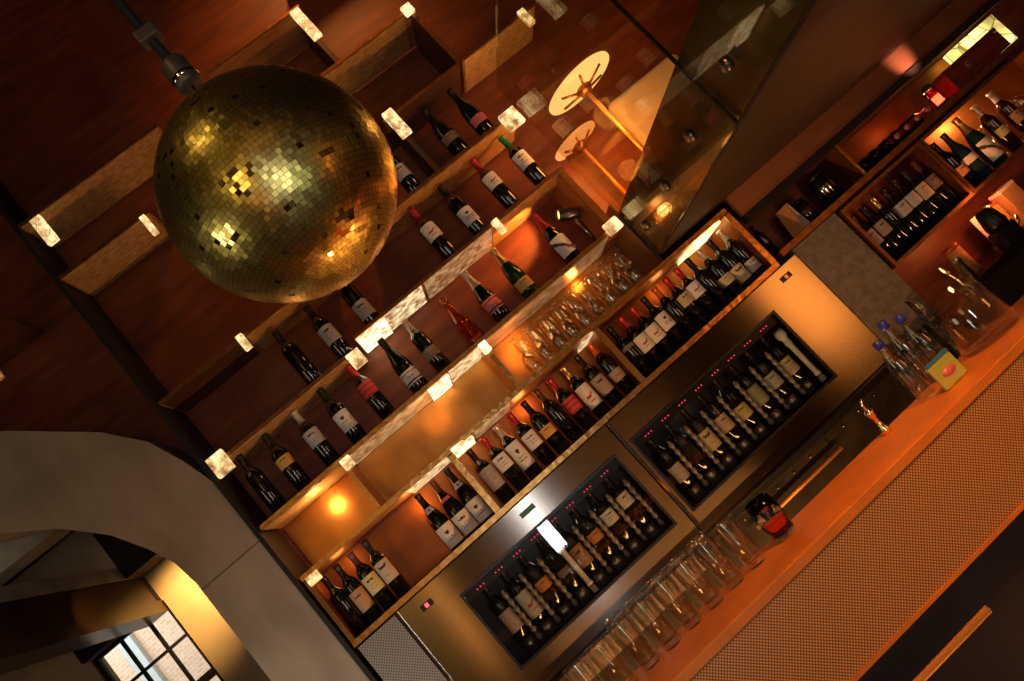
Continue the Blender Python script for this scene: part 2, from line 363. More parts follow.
divider('timber divider beside the small tilted spotlight', 1.285, 2.212, 2.585, .035, 'board', 'edge_dull')
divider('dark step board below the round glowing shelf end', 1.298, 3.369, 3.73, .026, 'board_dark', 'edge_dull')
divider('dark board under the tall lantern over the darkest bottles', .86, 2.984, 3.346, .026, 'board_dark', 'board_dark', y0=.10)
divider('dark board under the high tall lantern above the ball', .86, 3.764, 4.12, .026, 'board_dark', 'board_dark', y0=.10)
o = MB().box(-.884, -.863, -.006, .312, 0, 4.6).build('dark_upright', M['black_matt']); tag(o, 'tall black upright running up from the stone pier beside the shelves', 'upright')

# ------------------------------------------------------------------ bottles
PROF = {
 'bordeaux': [(0, 0), (.033, 0), (.0365, .004), (.0365, .188), (.0350, .202), (.026, .218), (.0165, .233), (.0145, .245), (.0142, .288), (.0162, .289), (.0162, .298), (.0, .300)],
 'burgundy': [(0, 0), (.038, 0), (.0415, .005), (.0415, .130), (.0400, .150), (.0345, .176), (.0265, .202), (.0190, .226), (.0150, .248), (.0142, .288), (.0162, .289), (.0162, .298), (0, .300)],
 'champagne': [(0, 0), (.040, 0), (.0440, .005), (.0440, .135), (.0425, .155), (.0365, .185), (.0275, .215), (.0200, .242), (.0165, .268), (.0160, .298), (.0185, .300), (.0180, .316), (0, .318)],
}
RAD = {'bordeaux': .0365, 'burgundy': .0415, 'champagne': .044}
CAPS = {'bordeaux': [(.0172, .234), (.0156, .246), (.0152, .287), (.0172, .288), (.0172, .3), (0, .3018)],
        'burgundy': [(.0172, .238), (.0158, .250), (.0152, .287), (.0172, .288), (.0172, .3), (0, .3018)],
        'champagne': [(.0285, .215), (.021, .2425), (.0176, .2685), (.017, .298), (.0195, .2995), (.019, .317), (0, .32)]}
CACHE = {}
def body_mesh(shape, m):
    k = ('b', shape, m)
    if k not in CACHE: CACHE[k] = MB().lathe(PROF[shape], 24).mesh('bottle_glass', M[m])
    return CACHE[k]
def caps_mesh(shape, m):
    k = ('c', shape, m)
    if k not in CACHE: CACHE[k] = MB().lathe(CAPS[shape], 18).mesh('capsule', M[m])
    return CACHE[k]
def rad_at(shape, z):
    p = PROF[shape]
    for (r0, z0), (r1, z1) in zip(p[1:], p[2:]):
        if z0 <= z <= z1 and z1 > z0: return r0 + (r1 - r0) * (z - z0) / (z1 - z0)
    return RAD[shape]
def label_mesh(shape, z0, z1, paper, style, half=1.25):
    k = ('l', shape, round(z0, 3), round(z1, 3), paper, style, half)
    if k in CACHE: return CACHE[k]
    bm = bmesh.new(); nx, nz = 22, 18
    r_of = lambda z: rad_at(shape, z) + .0009
    V = [[bm.verts.new((r_of(z0 + (z1 - z0) * j / nz) * math.sin(-half + 2 * half * i / nx), -r_of(z0 + (z1 - z0) * j / nz) * math.cos(-half + 2 * half * i / nx), z0 + (z1 - z0) * j / nz)) for i in range(nx + 1)] for j in range(nz + 1)]
    rnd = random.Random(str(k))
    for j in range(nz):
        for i in range(nx):
            f = bm.faces.new((V[j][i], V[j][i + 1], V[j + 1][i + 1], V[j + 1][i])); f.smooth = True
            u, v = (i + .5) / nx, (j + .5) / nz
            ink = 0
            if style == 'emblem':
                if (u - .5) ** 2 / .006 + (v - .66) ** 2 / .008 < 1: ink = 1
                if j in (5, 7) and .28 < u < .72 and rnd.random() < .8: ink = 2
            elif style == 'lines':
                if j in (13, 12) and .3 < u < .7 and rnd.random() < .75: ink = 1
                if j in (8, 5) and .3 < u < .7 and rnd.random() < .7: ink = 2
            elif style == 'stripes':
                if j % 6 in (1,): ink = 1
            elif style == 'band':
                if j in (2, 3, 14): ink = 1
                if .3 < u < .7 and j in (8, 9) and rnd.random() < .7: ink = 2
            elif style == 'script':
                if abs(v - (.35 + .3 * u + .06 * math.sin(9 * u))) < .05 and .3 < u < .75: ink = 3
                if j in (4,) and .35 < u < .7: ink = 2
            elif style == 'swoosh':
                d = v - (1.05 - .9 * u - .55 * (u - .5) ** 2)
                if abs(d + .12) < .085: ink = 1
                if j in (4, 5) and u > .55: ink = 3
            elif style == 'fan':
                if abs(v - (.72 + 1.2 * (u - .5) ** 2)) < .06 and .25 < u < .75: ink = 1
                if j in (5,) and .35 < u < .65: ink = 2
            elif style == 'mottle':
                if rnd.random() < .3: ink = 2
            elif style == 'round':
                if (u - .5) ** 2 / .01 + (v - .5) ** 2 / .07 < 1: ink = 1
            f.material_index = ink
    me = bpy.data.meshes.new('label'); bm.to_mesh(me); bm.free()
    for m in (M['paper_' + paper], M['ink'], M['ink_soft'], M['ink_red']): me.materials.append(m)
    CACHE[k] = me
    return me
ORD = ['first', 'second', 'third', 'fourth', 'fifth', 'sixth', 'seventh', 'eighth', 'ninth', 'tenth', 'eleventh', 'twelfth', 'thirteenth']
def bottle(x, y, z, shape, label, group, glass='bottle', foil='foil_black', lab=None, neck=None, rz=0, sc=1.0):
    t = thing('wine_bottle', label, 'bottle', (x, y, z + .0008), rz, group)
    t.scale = (sc, sc, sc)
    b = link('bottle_glass', body_mesh(shape, glass), t)
    if foil: link('capsule', caps_mesh(shape, foil), t)
    if lab:
        z0, z1, paper, style = lab
        l = link('paper_label', label_mesh(shape, z0, z1, paper, style), t); l['label'] = paper + ' paper label'
    if neck:
        z0, z1, paper, style = neck
        link('neck_label', label_mesh(shape, z0, z1, paper, style, .9), t)
    return t
def bottle_row(where, group, shelf_z, y, specs, frm='from the pier', sc=1.0, lo=-9, hi=9):
    """specs: (px, py, shape, foil, lab(h, paper, style) or None, look, extra); the label's centre is where the photo shows it"""
    rows = []
    for sp in specs:
        px, py, shape, foil, lab, look = sp[:6]; ex = sp[6] if len(sp) > 6 else {}
        x, zc = at(px, py, y - RAD[shape])
        x = at(px, py, y)[0]
        rows.append((x, zc, shape, foil, lab, look, ex))
    rows.sort(key=lambda r: r[0])
    # keep neighbours from cutting through each other
    for _ in range(60):
        for a in range(len(rows) - 1):
            need = (RAD[rows[a][2]] + RAD[rows[a + 1][2]]) * sc + .0015
            d = rows[a + 1][0] - rows[a][0]
            if d < need:
                e = (need - d) / 2
                rows[a] = (rows[a][0] - e,) + rows[a][1:]; rows[a + 1] = (rows[a + 1][0] + e,) + rows[a + 1][1:]
    for _ in range(80):
        f, g = rows[0], rows[-1]
        rows[0] = (max(f[0], lo + RAD[f[2]] * sc + .002),) + f[1:]
        g = rows[-1]; rows[-1] = (min(g[0], hi - RAD[g[2]] * sc - .002),) + g[1:]
        for a in range(len(rows) - 1):
            need = (RAD[rows[a][2]] + RAD[rows[a + 1][2]]) * sc + .0012
            d = rows[a + 1][0] - rows[a][0]
            if d < need:
                e = (need - d) / 2 + .0002
                rows[a] = (rows[a][0] - e,) + rows[a][1:]; rows[a + 1] = (rows[a + 1][0] + e,) + rows[a + 1][1:]
    for i, (x, zc, shape, foil, lab, look, ex) in enumerate(rows):
        l = None
        if lab:
            h, paper, style = lab
            c = min(max((zc - shelf_z) / sc, h / 2 + .012), (.185 if shape == 'bordeaux' else .14) - h / 2 + .01)
            l = (c - h / 2, c + h / 2, paper, style)
        nm = '%s, %s %s %s' % (look, ORD[i], frm, where)
        bottle(x, y, shelf_z, shape, nm, group, ex.get('glass', 'bottle'), foil, l, ex.get('neck'), random.uniform(-.12, .12), sc)
Z0 = 1.55 + .0135; Z1 = 1.91 + .0125; Z2 = 2.20 + .0115; Z3a = 2.555 + .0085; Z3 = 2.60 + .0085; Z4 = 2.975 + .0085
G1 = 'wine bottles packed in the lower cubbies'
bottle_row('in the pier cubby', G1, Z0, .075, [
 (346, 615, 'bordeaux', 'foil_black', None, 'dark unlabelled wine bottle'),
 (362, 599.5, 'bordeaux', 'foil_black', (.10, 'tan', 'lines'), 'dark bottle with tan label'),
 (373.5, 583, 'bordeaux', 'foil_brown', (.085, 'yellow', 'lines'), 'dark bottle with yellow green label'),
 (387, 570, 'bordeaux', 'foil_black', (.10, 'beige', 'fan'), 'dark bottle with wide beige label'),
 (451, 536, 'burgundy', 'foil_black', (.105, 'cream', 'emblem'), 'sloping bottle with cream crest label', dict(neck=(.195, .222, 'grey', 'round'))),
 (466.5, 522, 'burgundy', 'foil_brown', (.10, 'cream', 'lines'), 'sloping bottle with plain cream label', dict(neck=(.19, .205, 'pink', 'plain'))),
 (481, 509, 'burgundy', 'foil_black', (.105, 'cream', 'emblem'), 'sloping bottle with broad cream label', dict(neck=(.195, .222, 'grey', 'round')))], lo=-.827, hi=-.027)
bottle_row('in the middle cubby', G1, Z0, .075, [
 (492, 478, 'bordeaux', 'foil_black', (.11, 'blue', 'mottle'), 'dark bottle with mottled blue label'),
 (503, 462, 'bordeaux', 'foil_red', (.075, 'white', 'lines'), 'dark bottle with small white label'),
 (520, 455, 'bordeaux', 'foil_pale', (.135, 'white', 'emblem'), 'dark bottle with very tall white label'),
 (532, 440, 'bordeaux', 'foil_red', (.08, 'white', 'lines'), 'dark bottle with square white label'),
 (548, 431, 'bordeaux', 'foil_black', (.05, 'gold', 'lines'), 'dark bottle with little gold label'),
 (561, 419, 'bordeaux', 'foil_brown', None, 'black bottle without label'),
 (572, 405, 'bordeaux', 'foil_red', (.075, 'red', 'stripes'), 'dark bottle with red striped label'),
 (588.5, 396, 'bordeaux', 'foil_gold', (.12, 'cream', 'script'), 'dark bottle with tall cream script label'),
 (602, 385, 'bordeaux', 'foil_black', (.095, 'taupe', 'lines'), 'dark bottle with taupe label'),
 (617, 375, 'bordeaux', 'foil_orange', (.055, 'taupe', 'script'), 'dark bottle with small taupe label')], lo=.003, hi=.863)
bottle_row('in the mezzanine cubby', G1, Z0, .075, [
 (627, 348, 'bordeaux', 'foil_black', (.02, 'dim', 'plain'), 'black bottle with narrow dark label'),
 (646, 341, 'bordeaux', 'foil_red', (.085, 'cream', 'script'), 'dark bottle with cream red script label'),
 (658, 330.5, 'bordeaux', 'foil_red', (.085, 'cream', 'script'), 'dark bottle with cream script label'),
 (669, 317.5, 'bordeaux', 'foil_black', (.085, 'cream', 'emblem'), 'dark bottle with cream emblem label'),
 (677, 309, 'bordeaux', 'foil_orange', None, 'dark bottle with orange capsule'),
 (688, 297, 'bordeaux', 'foil_red', (.06, 'beige', 'lines'), 'dark bottle with short beige label'),
 (702, 283, 'bordeaux', 'foil_red', (.075, 'white', 'script'), 'dark bottle with white red script label'),
 (717, 277, 'bordeaux', 'foil_black', None, 'black bottle with bare glass'),
 (731, 276, 'bordeaux', 'foil_pale', (.05, 'olive', 'lines'), 'dark bottle with narrow olive label'),
 (743, 271, 'bordeaux', 'foil_black', (.085, 'olive', 'fan'), 'dark bottle with broad olive fan label'),
 (758, 260, 'bordeaux', 'foil_pale', (.06, 'grey', 'lines'), 'dark bottle with grey label')], lo=.893, hi=1.727)
G2 = 'single bottles spaced along the upper shelves'
bottle_row('above the bare niches', G2, Z2, .085, [
 (262, 485, 'bordeaux', 'foil_black', None, 'black unlabelled bottle beside the lantern'),
 (285, 461, 'bordeaux', 'foil_black', (.05, 'gold', 'lines'), 'dark bottle with small gold label'),
 (314, 437, 'bordeaux', 'foil_pale', (.075, 'grey', 'lines'), 'dark bottle with grey label'),
 (345, 420, 'bordeaux', 'foil_black', (.09, 'white', 'emblem'), 'dark bottle with white crest label'),
 (365, 386, 'bordeaux', 'foil_red', (.07, 'red', 'stripes'), 'dark bottle with red label and red capsule'),
 (411, 376, 'burgundy', 'foil_black', (.065, 'white', 'band'), 'sloping bottle with white banded label'),
 (431, 352, 'bordeaux', 'foil_pale', (.05, 'dim', 'mottle'), 'dark bottle with dim label')], sc=1.08)
bottle_row('over the stemware', G2, Z2, .085, [
 (492, 304, 'champagne', 'foil_pale', (.07, 'pink', 'band'), 'champagne bottle with rosy banded label'),
 (523, 284, 'champagne', 'foil_gold', (.055, 'gold', 'lines'), 'green champagne bottle with gold label', dict(glass='bottle_green')),
 (553, 236, 'champagne', 'foil_red', (.11, 'white', 'swoosh'), 'black champagne bottle with bold white swoosh label')], sc=1.0)
bottle_row('on the shelf under the ball', G2, Z3a, .085, [
 (290, 350, 'bordeaux', 'foil_black', None, 'black bottle behind the mirror ball'),
 (329, 334, 'bordeaux', 'foil_black', (.085, 'grey', 'lines'), 'dark bottle with grey label')], sc=1.1)
bottle_row('over the glaring shelf', G2, Z3, .085, [
 (363, 309, 'bordeaux', 'foil_pale', (.08, 'grey', 'lines'), 'dark bottle with wide grey label'),
 (430, 231, 'bordeaux', 'foil_red', (.08, 'white', 'script'), 'red capped bottle with white label'),
 (467, 216, 'bordeaux', 'foil_black', (.08, 'white', 'emblem'), 'dark bottle with white crest label'),
 (491, 181, 'bordeaux', 'foil_red', (.07, 'white', 'script'), 'dark bottle with short white label'),
 (522, 160, 'bordeaux', 'foil_green', (.08, 'white', 'lines'), 'green capped bottle with white label')], sc=1.12)
bottle_row('on the darkest shelf', G2, Z4, .085, [
 (400, 172, 'bordeaux', 'foil_black', (.07, 'grey', 'lines'), 'bottle with grey label peeping past the ball'),
 (449, 138, 'burgundy', 'foil_black', (.045, 'dim', 'lines'), 'dark bottle with dim small label'),
 (477, 120, 'burgundy', 'foil_black', (.045, 'pink', 'plain'), 'dark bottle with pink label')], sc=1.1)
# ------------------------------------------------------------------ carafe and spotlight on the upper shelf
x = at(459, 318, .10)[0]
t = thing('amber_carafe', 'clear amber glass carafe between the banded and rosy label bottles', 'carafe', (x, .11, Z2 + .001))
MB().lathe([(0, 0), (.040, 0), (.043, .01), (.043, .11), (.036, .16), (.020, .20), (.017, .26), (.021, .27), (.019, .27), (.015, .258), (.018, .20), (.033, .157), (.040, .11), (.040, .012), (0, .008)], 24).build('vessel', M['amber_glass'], t)
MB().lathe([(0, .262), (.0145, .262), (.0145, .268), (.018, .272), (.018, .292), (.012, .298), (0, .298)], 16).build('stopper', M['amber_glass'], t)
sx, sz = at(569, 214, .10)
t = thing('spotlight', 'small tilted can spotlight on the shelf beside the swoosh label bottle', 'lamp', (sx, .10, Z2 + .001))
hz = sz - Z2
rot = TX((0, 0, hz)) @ RZ(.25) @ RY(math.radians(-62))
MB().lathe([(0, -.055), (.026, -.055), (.030, -.045), (.030, .06), (.026, .06), (.026, .045), (0, .045)], 24, rot).build('can', M['steel_dark'], t)
MB().lathe([(0, .046), (.024, .046), (.024, .05), (0, .05)], 20, rot).build('lens', emit('spot_lens', (1, .35, .06), 6), t)
MB().tube([(.005, 0, .012), (.005, 0, hz - .025)], .006).build('stem', M['chrome'], t)
MB().lathe(cyl(.032, 0, .012), 20).build('foot', M['black'], t)
MB().tube([(.03, .0, hz - .01), (.033, .03, hz - .04), (.030, .06, .03), (.028, .08, .004)], .004, 8).build('cord', M['black'], t)
# ------------------------------------------------------------------ stemware
def stem_glass_mesh():
    return [(0, 0), (.033, 0), (.034, .002), (.012, .006), (.0045, .014), (.0040, .075), (.008, .085), (.026, .098), (.036, .120), (.038, .140), (.035, .172), (.031, .195),
            (.030, .195), (.0335, .172), (.0365, .140), (.0345, .121), (.025, .1005), (.006, .090), (0, .089)]
me_stem = MB().lathe(stem_glass_mesh(), 20).mesh('wine_glass', M['thin_glass'])
k = 0
for row, (yy, up, n, x0) in enumerate(((.075, False, 9, .56), (.20, True, 9, .60))):
    for i in range(n):
        xx = x0 + i * .083 + random.uniform(-.002, .002)
        lab = '%s, %s from the bare niche' % ('upturned clear wine glass in the front row' if not up else 'upright clear wine glass in the rear row', ORD[i])
        o = link('wine_glass', me_stem, None, (xx, yy, Z1 + .001 if up else Z1 + .196), None if up else (PI, 0, 0))
        tag(o, lab, 'glass', 'stemware in the copper niche')

# ------------------------------------------------------------------ coolers on the back counter
CT = .885
cnt = thing('back_counter', 'dark back counter with a steel lip, under the wine coolers', 'counter', (1.5, 0, 0))
MB().box(-2.35, 2.9, -.03, .30, .0, CT - .04).build('carcass', M['counter'], cnt)
MB().box(-2.35, 2.9, -.065, .31, CT - .039, CT - .004, .004).build('worktop', M['black'], cnt)
MB().box(-2.35, .0 - 1.0, -.073, -.0655, CT - .10, CT - .012).build('steel_lip', M['steel'], cnt)
for i in range(9):
    MB().lathe(cyl(.006, 0, .008), 10, TX((-.72 + i * .105, -.031, .815)) @ RX(PI / 2)).build('knob', M['chrome'], cnt)
rl = thing('bottle_rail', 'thin brass rail along the front of the back counter', 'rail', (1.05, -.075, .76))
MB().tube([(-.26, 0, 0), (.27, 0, 0)], .009, 12).build('bar', M['brass'], rl)
for sx_ in (-.2, .2): MB().tube([(sx_, 0, 0), (sx_, .044, 0)], .006, 8).build('bracket', M['brass'], rl)

def cooler(label, x0, x1, wx0, wx1, wz0, wz1, nb, plate, disp, wh=3):
    z0, z1 = CT + .001, 1.53
    t = thing('wine_cooler', label, 'wine cooler', ((x0 + x1) / 2, 0, z0))
    cx = (x0 + x1) / 2; X = lambda v: v - cx; Zz = lambda v: v - z0
    b = MB()
    b.box(X(x0), X(x1), .29, .305, 0, Zz(z1)); b.box(X(x0), X(x0 + .012), .012, .29, 0, Zz(z1)); b.box(X(x1 - .012), X(x1), .012, .29, 0, Zz(z1))
    b.box(X(x0 + .012), X(x1 - .012), .012, .29, 0, .012); b.box(X(x0 + .012), X(x1 - .012), .012, .29, Zz(z1) - .012, Zz(z1))
    b.build('casing', M['cavity'], t)
    f = MB()
    f.box(X(x0), X(wx0), 0, .012, 0, Zz(z1)); f.box(X(wx1), X(x1), 0, .012, 0, Zz(z1))
    f.box(X(wx0), X(wx1), 0, .012, Zz(wz1), Zz(z1)); f.box(X(wx0), X(wx1), 0, .012, 0, Zz(wz0))
    fo = f.build('steel_front', M['steel'], t)
    fo.data.transform(Matrix.Translation((0, -20, 0))); fo.location = (0, 20, 0)   # keeps the brushing upright across the whole front
    g = MB()
    e = .012
    for a in ((wx0, wx1, wz1 - e, wz1), (wx0, wx1, wz0, wz0 + e), (wx0, wx0 + e, wz0 + e, wz1 - e), (wx1 - e, wx1, wz0 + e, wz1 - e)):
        g.box(X(a[0]), X(a[1]), -.004, .014, Zz(a[2]), Zz(a[3]))
    d = g.build('door_frame', M['black'], t)
    MB().box(X(wx0 + e), X(wx1 - e), .002, .006, Zz(wz0 + e), Zz(wz1 - e)).build('glass_pane', M['door_pane'], d)
    # control strip under the top of the opening, with lamps in threes
    s = MB().box(X(wx0 + .014), X(wx1 - .014), .02, .05, Zz(wz1 - .055), Zz(wz1 - .014)).build('control_strip', M['black'], t)
    w = (wx1 - wx0 - .08) / nb
    bx = [wx0 + .04 + w * (i + .5) for i in range(nb)]
    for q in bx:
        l = MB()
        for dx in (-.018, 0, .018): l.lathe(cyl(.0028, 0, .004), 10, TX((X(q) + dx, .0195, Zz(wz1 - .034))) @ RX(PI / 2))
        l.build('indicator_light', M['led'], s)
        # metal lift at the foot, pouring head and ribbed hose for each bottle
        MB().lathe(cyl(.030, 0, .058), 20, TX((X(q), .115, Zz(wz0) + .0125))).build('bottle_lift', M['satin'], t)
        MB().lathe([(0, 0), (.018, 0), (.022, .012), (.022, .04), (.014, .05), (0, .05)], 16, TX((X(q), .115, Zz(wz0) + .382))).build('pouring_head', M['steel_dark'], t)
        h = MB(); zb = Zz(wz0) + .03; pr = []
        for j in range(29):
            pr.append((.0075 if j % 4 in (0, 3) else .0135, zb + j * .0095))
        h.lathe(pr, 10, TX((X(q) + w * .5, .075, 0))); h.build('ribbed_hose', M['hose'], t) if q != bx[wh] else None
    q = bx[wh]; xx = X(q) + w * .5; zb = Zz(wz0)
    h = MB().lathe([(0, zb + .335), (.022, zb + .335), (.026, zb + .32), (.026, zb + .295), (.016, zb + .285), (.016, zb + .27), (.020, zb + .262), (.013, zb + .235), (.013, zb + .075), (.016, zb + .07), (.016, zb + .058), (0, zb + .058)][::-1], 16, TX((xx, .05, 0)))
    h.box(xx - .013, xx + .013, .038, .062, zb + .02, zb + .05, .002)
    h.build('lit_hose', M['lit_hose'], t)['label'] = 'pouring hose painted white for bright light on it'
    if plate:
        MB().box(X(plate[0]) - .03, X(plate[0]) + .03, -.006, .0, Zz(plate[1]) - .014, Zz(plate[1]) + .014, .002).build('switch_plate', M['black'], t)
        MB().box(X(plate[0]) - .008, X(plate[0]) + .008, -.009, -.006, Zz(plate[1]) - .009, Zz(plate[1]) + .009).build('switch_lamp', M[plate[2]], t)
    if disp:
        MB().box(X(disp) - .04, X(disp) + .04, -.004, 0, Zz(1.478) - .012, Zz(1.478) + .012).build('display', M['green_disp'], t)
    MB().box(X(x0) + .001, X(x0) + .012, -.006, -.0005, .0, Zz(z1)).build('side_trim', M['chrome'], t)
    return bx
M['hose'] = mat('pale_ribbed_hose', (.34, .33, .32), .35, .2)
M['lit_hose'] = mat('hose_whitened_by_light', (.85, .86, .88), .3)  # one hose coloured white to show bright light falling on it
M['switch_orange'] = emit('orange_switch_lamp', (1, .22, .06), .7)
p1 = at(427, 605, 0); p2 = at(786, 277, 0)
bx1 = cooler('steel fronted wine cooler nearer the stone pier', -.632, .606, -.375, .552, .995, 1.405, 8, (p1[0], p1[1], 'led_red'), at(525, 508, 0)[0])
bx2 = cooler('steel fronted wine cooler nearer the mezzanine', .614, 1.848, .640, 1.575, .985, 1.405, 8, (p2[0], p2[1], 'switch_orange'), None, 7)
def cooler_bottles(bx, z, where, looks):
    for i, (q, (lab, look, zc)) in enumerate(zip(bx, looks)):
        l = None
        if lab: l = (zc - lab[0] / 2, zc + lab[0] / 2, lab[1], lab[2])
        bottle(q, .115, z, 'bordeaux', '%s, %s from the pier in the %s' % (look, ORD[i], where), 'bottles inside the coolers', 'bottle', 'foil_black', l, None, random.uniform(-.2, .2))
cooler_bottles(bx1, .995 + .072, 'pier side cooler', [
 ((.10, 'violet', 'mottle'), 'dark bottle with mottled violet label', .10), ((.125, 'grey', 'script'), 'dark bottle with big grey label', .10), ((.05, 'orange', 'lines'), 'dark bottle with small orange label', .12),
 ((.03, 'dim', 'plain'), 'black bottle with narrow dark label', .10), ((.10, 'brown', 'lines'), 'dark bottle with brown label', .10), ((.05, 'orange', 'lines'), 'dark bottle with little orange label', .12),
 ((.065, 'white', 'lines'), 'dark bottle with square white label', .14), ((.065, 'cream', 'lines'), 'dark bottle with square cream label', .15)])
cooler_bottles(bx2, .985 + .072, 'mezzanine side cooler', [
 ((.085, 'grey', 'mottle'), 'dark bottle with worn grey label', .085), (None, 'black bottle without label', .1), ((.10, 'olive', 'fan'), 'dark bottle with olive fan label', .10),
 ((.08, 'beige', 'lines'), 'dark bottle with beige label', .11), ((.07, 'yellow', 'lines'), 'dark bottle with yellowish label', .09), ((.10, 'green', 'mottle'), 'dark bottle with greenish label', .10),
 ((.075, 'grey', 'lines'), 'dark bottle with square grey label', .10), ((.085, 'olive', 'lines'), 'dark bottle with tall olive label', .10)])
o = MB().box(-.842, -.638, .0, .28, CT, 1.528).build('vent_panel', M['vent']); tag(o, 'narrow grey punched vent panel between the pier and the coolers', 'panel')
o = MB().box(1.856, 2.148, .0, .28, CT, 1.555, .003).build('grey_panel', M['steel_panel'] if 'steel_panel' in M else mat('dull_grey_panel', (.24, .22, .20), .5, .3, var=.2, scale=25)); tag(o, 'tall dull grey panel beside the mezzanine side cooler', 'panel')

# ------------------------------------------------------------------ racks under the mezzanine
def rack(label, x0, x1, z0, z1, back='copper_dull', e='edge', floor=True):
    t = thing('bottle_rack', label, 'rack', ((x0 + x1) / 2, 0, z0)); w = (x1 - x0) / 2; h = z1 - z0; th = .018
    b = MB(); b.box(-w, w, .004, .30, 0, th); b.box(-w, w, .004, .30, h - th, h); b.box(-w, -w + th, .004, .30, th, h - th); b.box(w - th, w, .004, .30, th, h - th); b.box(-w + th, w - th, .285, .30, th, h - th)
    b.build('carcass', M[back], t)
    f = MB(); f.box(-w, w, -.004, .0035, 0, th); f.box(-w, w, -.004, .0035, h - th, h); f.box(-w, -w + th, -.004, .0035, th, h - th); f.box(w - th, w, -.004, .0035, th, h - th)
    f.build('brass_frame', M[e], t)
rack('brass framed rack of dark bottles beside the grey panel', 2.17, 2.735, 1.165, 1.54, e='edge_dull')
rack('brightly lit brass framed rack with the striped label bottle', 2.74, 3.72, 1.165, 1.54, e='edge')
ZR = 1.165 + .0185
bottle_row('in the dark rack', 'bottles in the rack beside the grey panel', ZR, .07, [
 (868, 236, 'bordeaux', 'foil_brown', (.085, 'beige', 'lines'), 'dark bottle with pale beige label'),
 (884, 217, 'bordeaux', 'foil_black', (.075, 'taupe', 'lines'), 'dark bottle with taupe label'),
 (897, 208, 'bordeaux', 'foil_gold', None, 'black bottle without label'),
 (908, 203, 'bordeaux', 'foil_black', (.07, 'grey', 'lines'), 'dark bottle with grey label'),
 (917, 195, 'bordeaux', 'foil_black', (.07, 'grey', 'plain'), 'dark bottle with plain grey label'),
 (930, 186, 'bordeaux', 'foil_black', (.08, 'beige', 'lines'), 'dark bottle with broad beige label'),
 (945, 172, 'bordeaux', 'foil_brown', (.07, 'dim', 'lines'), 'dark bottle with dim label')], frm='from the panel', lo=2.19, hi=2.715)
bottle_row('in the lit rack', 'bottles in the lit rack', ZR, .07, [
 (961, 172, 'bordeaux', 'foil_black', (.05, 'tan', 'lines'), 'dark bottle with tan label'),
 (969, 160, 'burgundy', 'foil_black', (.04, 'cream', 'plain'), 'dark blue bottle with low cream label', dict(glass='bottle_blue')),
 (983, 146, 'champagne', 'foil_gold', (.12, 'white', 'swoosh'), 'green bottle with bold white swoosh label', dict(glass='bottle_green')),
 (1001, 133, 'bordeaux', 'foil_pale', (.05, 'yellow', 'lines'), 'pale bottle with bright yellow label', dict(glass='bottle_brown')),
 (1016, 118, 'bordeaux', 'foil_pale', (.06, 'tan', 'lines'), 'brown bottle with dull tan label', dict(glass='bottle_brown'))], frm='from the panel', lo=2.76, hi=3.7)
for i in range(4):
    o = link('wine_glass', me_stem, None, (3.20 + i * .09, .21, ZR + .001)); tag(o, 'wine glass at the back of the lit rack, %s from the swoosh bottle' % ORD[i], 'glass', 'glasses in the lit rack')
# the shelf above the racks
shelf('shelf above the racks carrying lying bottles and a candle lantern', 1.80, 3.80, 1.575, edge='edge_dull', wood='board_dark', th=.03, name='shelf_board')
ZT = 1.575 + .0165
divider('thin brass edged divider beside the lying bottles', 2.405, ZT, 1.793, .016, 'copper_dull', 'edge')
o = MB().box(2.42, 3.8, .300, .306, ZT + .002, 1.79).build('copper_panel', M['copper_dull']); tag(o, 'coppery sheet behind the lying bottles under the mezzanine', 'panel')
def lying(x, z, i, foil):
    t = thing('wine_bottle', 'bottle lying with its %s end outward, %s from the brass divider' % ({'foil_pink': 'pink capped', 'foil_black': 'black capped'}[foil], ORD[i]), 'bottle', (x, .30, z), 0, 'bottles lying on the shelf above the racks')
    t.rotation_euler = (PI / 2, 0, 0); t.scale = (.95,) * 3
    link('bottle_glass', body_mesh('bordeaux', 'bottle'), t); link('capsule', caps_mesh('bordeaux', foil), t)
xs = [2.46, 2.535, 2.61, 2.69, 2.765, 2.84, 2.915]
for i, q in enumerate(xs): lying(q, ZT + .036, i, 'foil_black' if i < 3 else 'foil_pink')
lx, lz = at(937, 84, .02)
t = thing('candle_lantern', 'glowing red and white candle lantern above the lying bottles', 'lantern', (3.03, .06, ZT + .001))
MB().lathe(cyl(.036, 0, .012), 20).build('base', M['black'], t)
MB().lathe([(.033, .0125), (.036, .03), (.036, .10), (.034, .102), (.034, .03), (.031, .0125)], 20).build('red_glass', pane_mat('red_lantern_glass', (.95, .22, .16), 1.5), t)
MB().lathe([(0, .014), (.022, .014), (.022, .06), (0, .062)], 16).build('candle', emit('candle_glow', (1, .55, .3), 14), t)
MB().lathe([(.0365, .102), (.037, .110), (.015, .135), (0, .137)], 20).build('cap', M['chrome'], t)
t = thing('card_box', 'dark red box lying at the end of the mezzanine shelf', 'box', (3.33, .10, ZT + .001))
MB().box(-.20, .20, -.07, .07, 0, .10, .002).build('carton', mat('dark_red_card', (.16, .02, .02), .55, 0, var=.1, scale=20), t)
MB().box(-.201, .201, -.0715, .0715, .101, .125, .002).build('lid', mat('darker_red_card', (.12, .015, .018), .55), t)
MB().lathe([(.012, 0), (.016, 0), (.016, .002), (.012, .002)], 16, TX((-.06, -.0716, .07)) @ RX(PI / 2)).build('ring_mark', M['foil_pale'], t)
o = MB().box(3.40, 3.75, .20, .26, ZT + .001, 1.785, .004).build('glass_sign', crackle('yellow_lit_glass', 2.2, c_lo=(.4, .25, .02), c_hi=(1, .85, .25), scale=12)); tag(o, 'yellow lit glass block behind the dark red box', 'lamp')
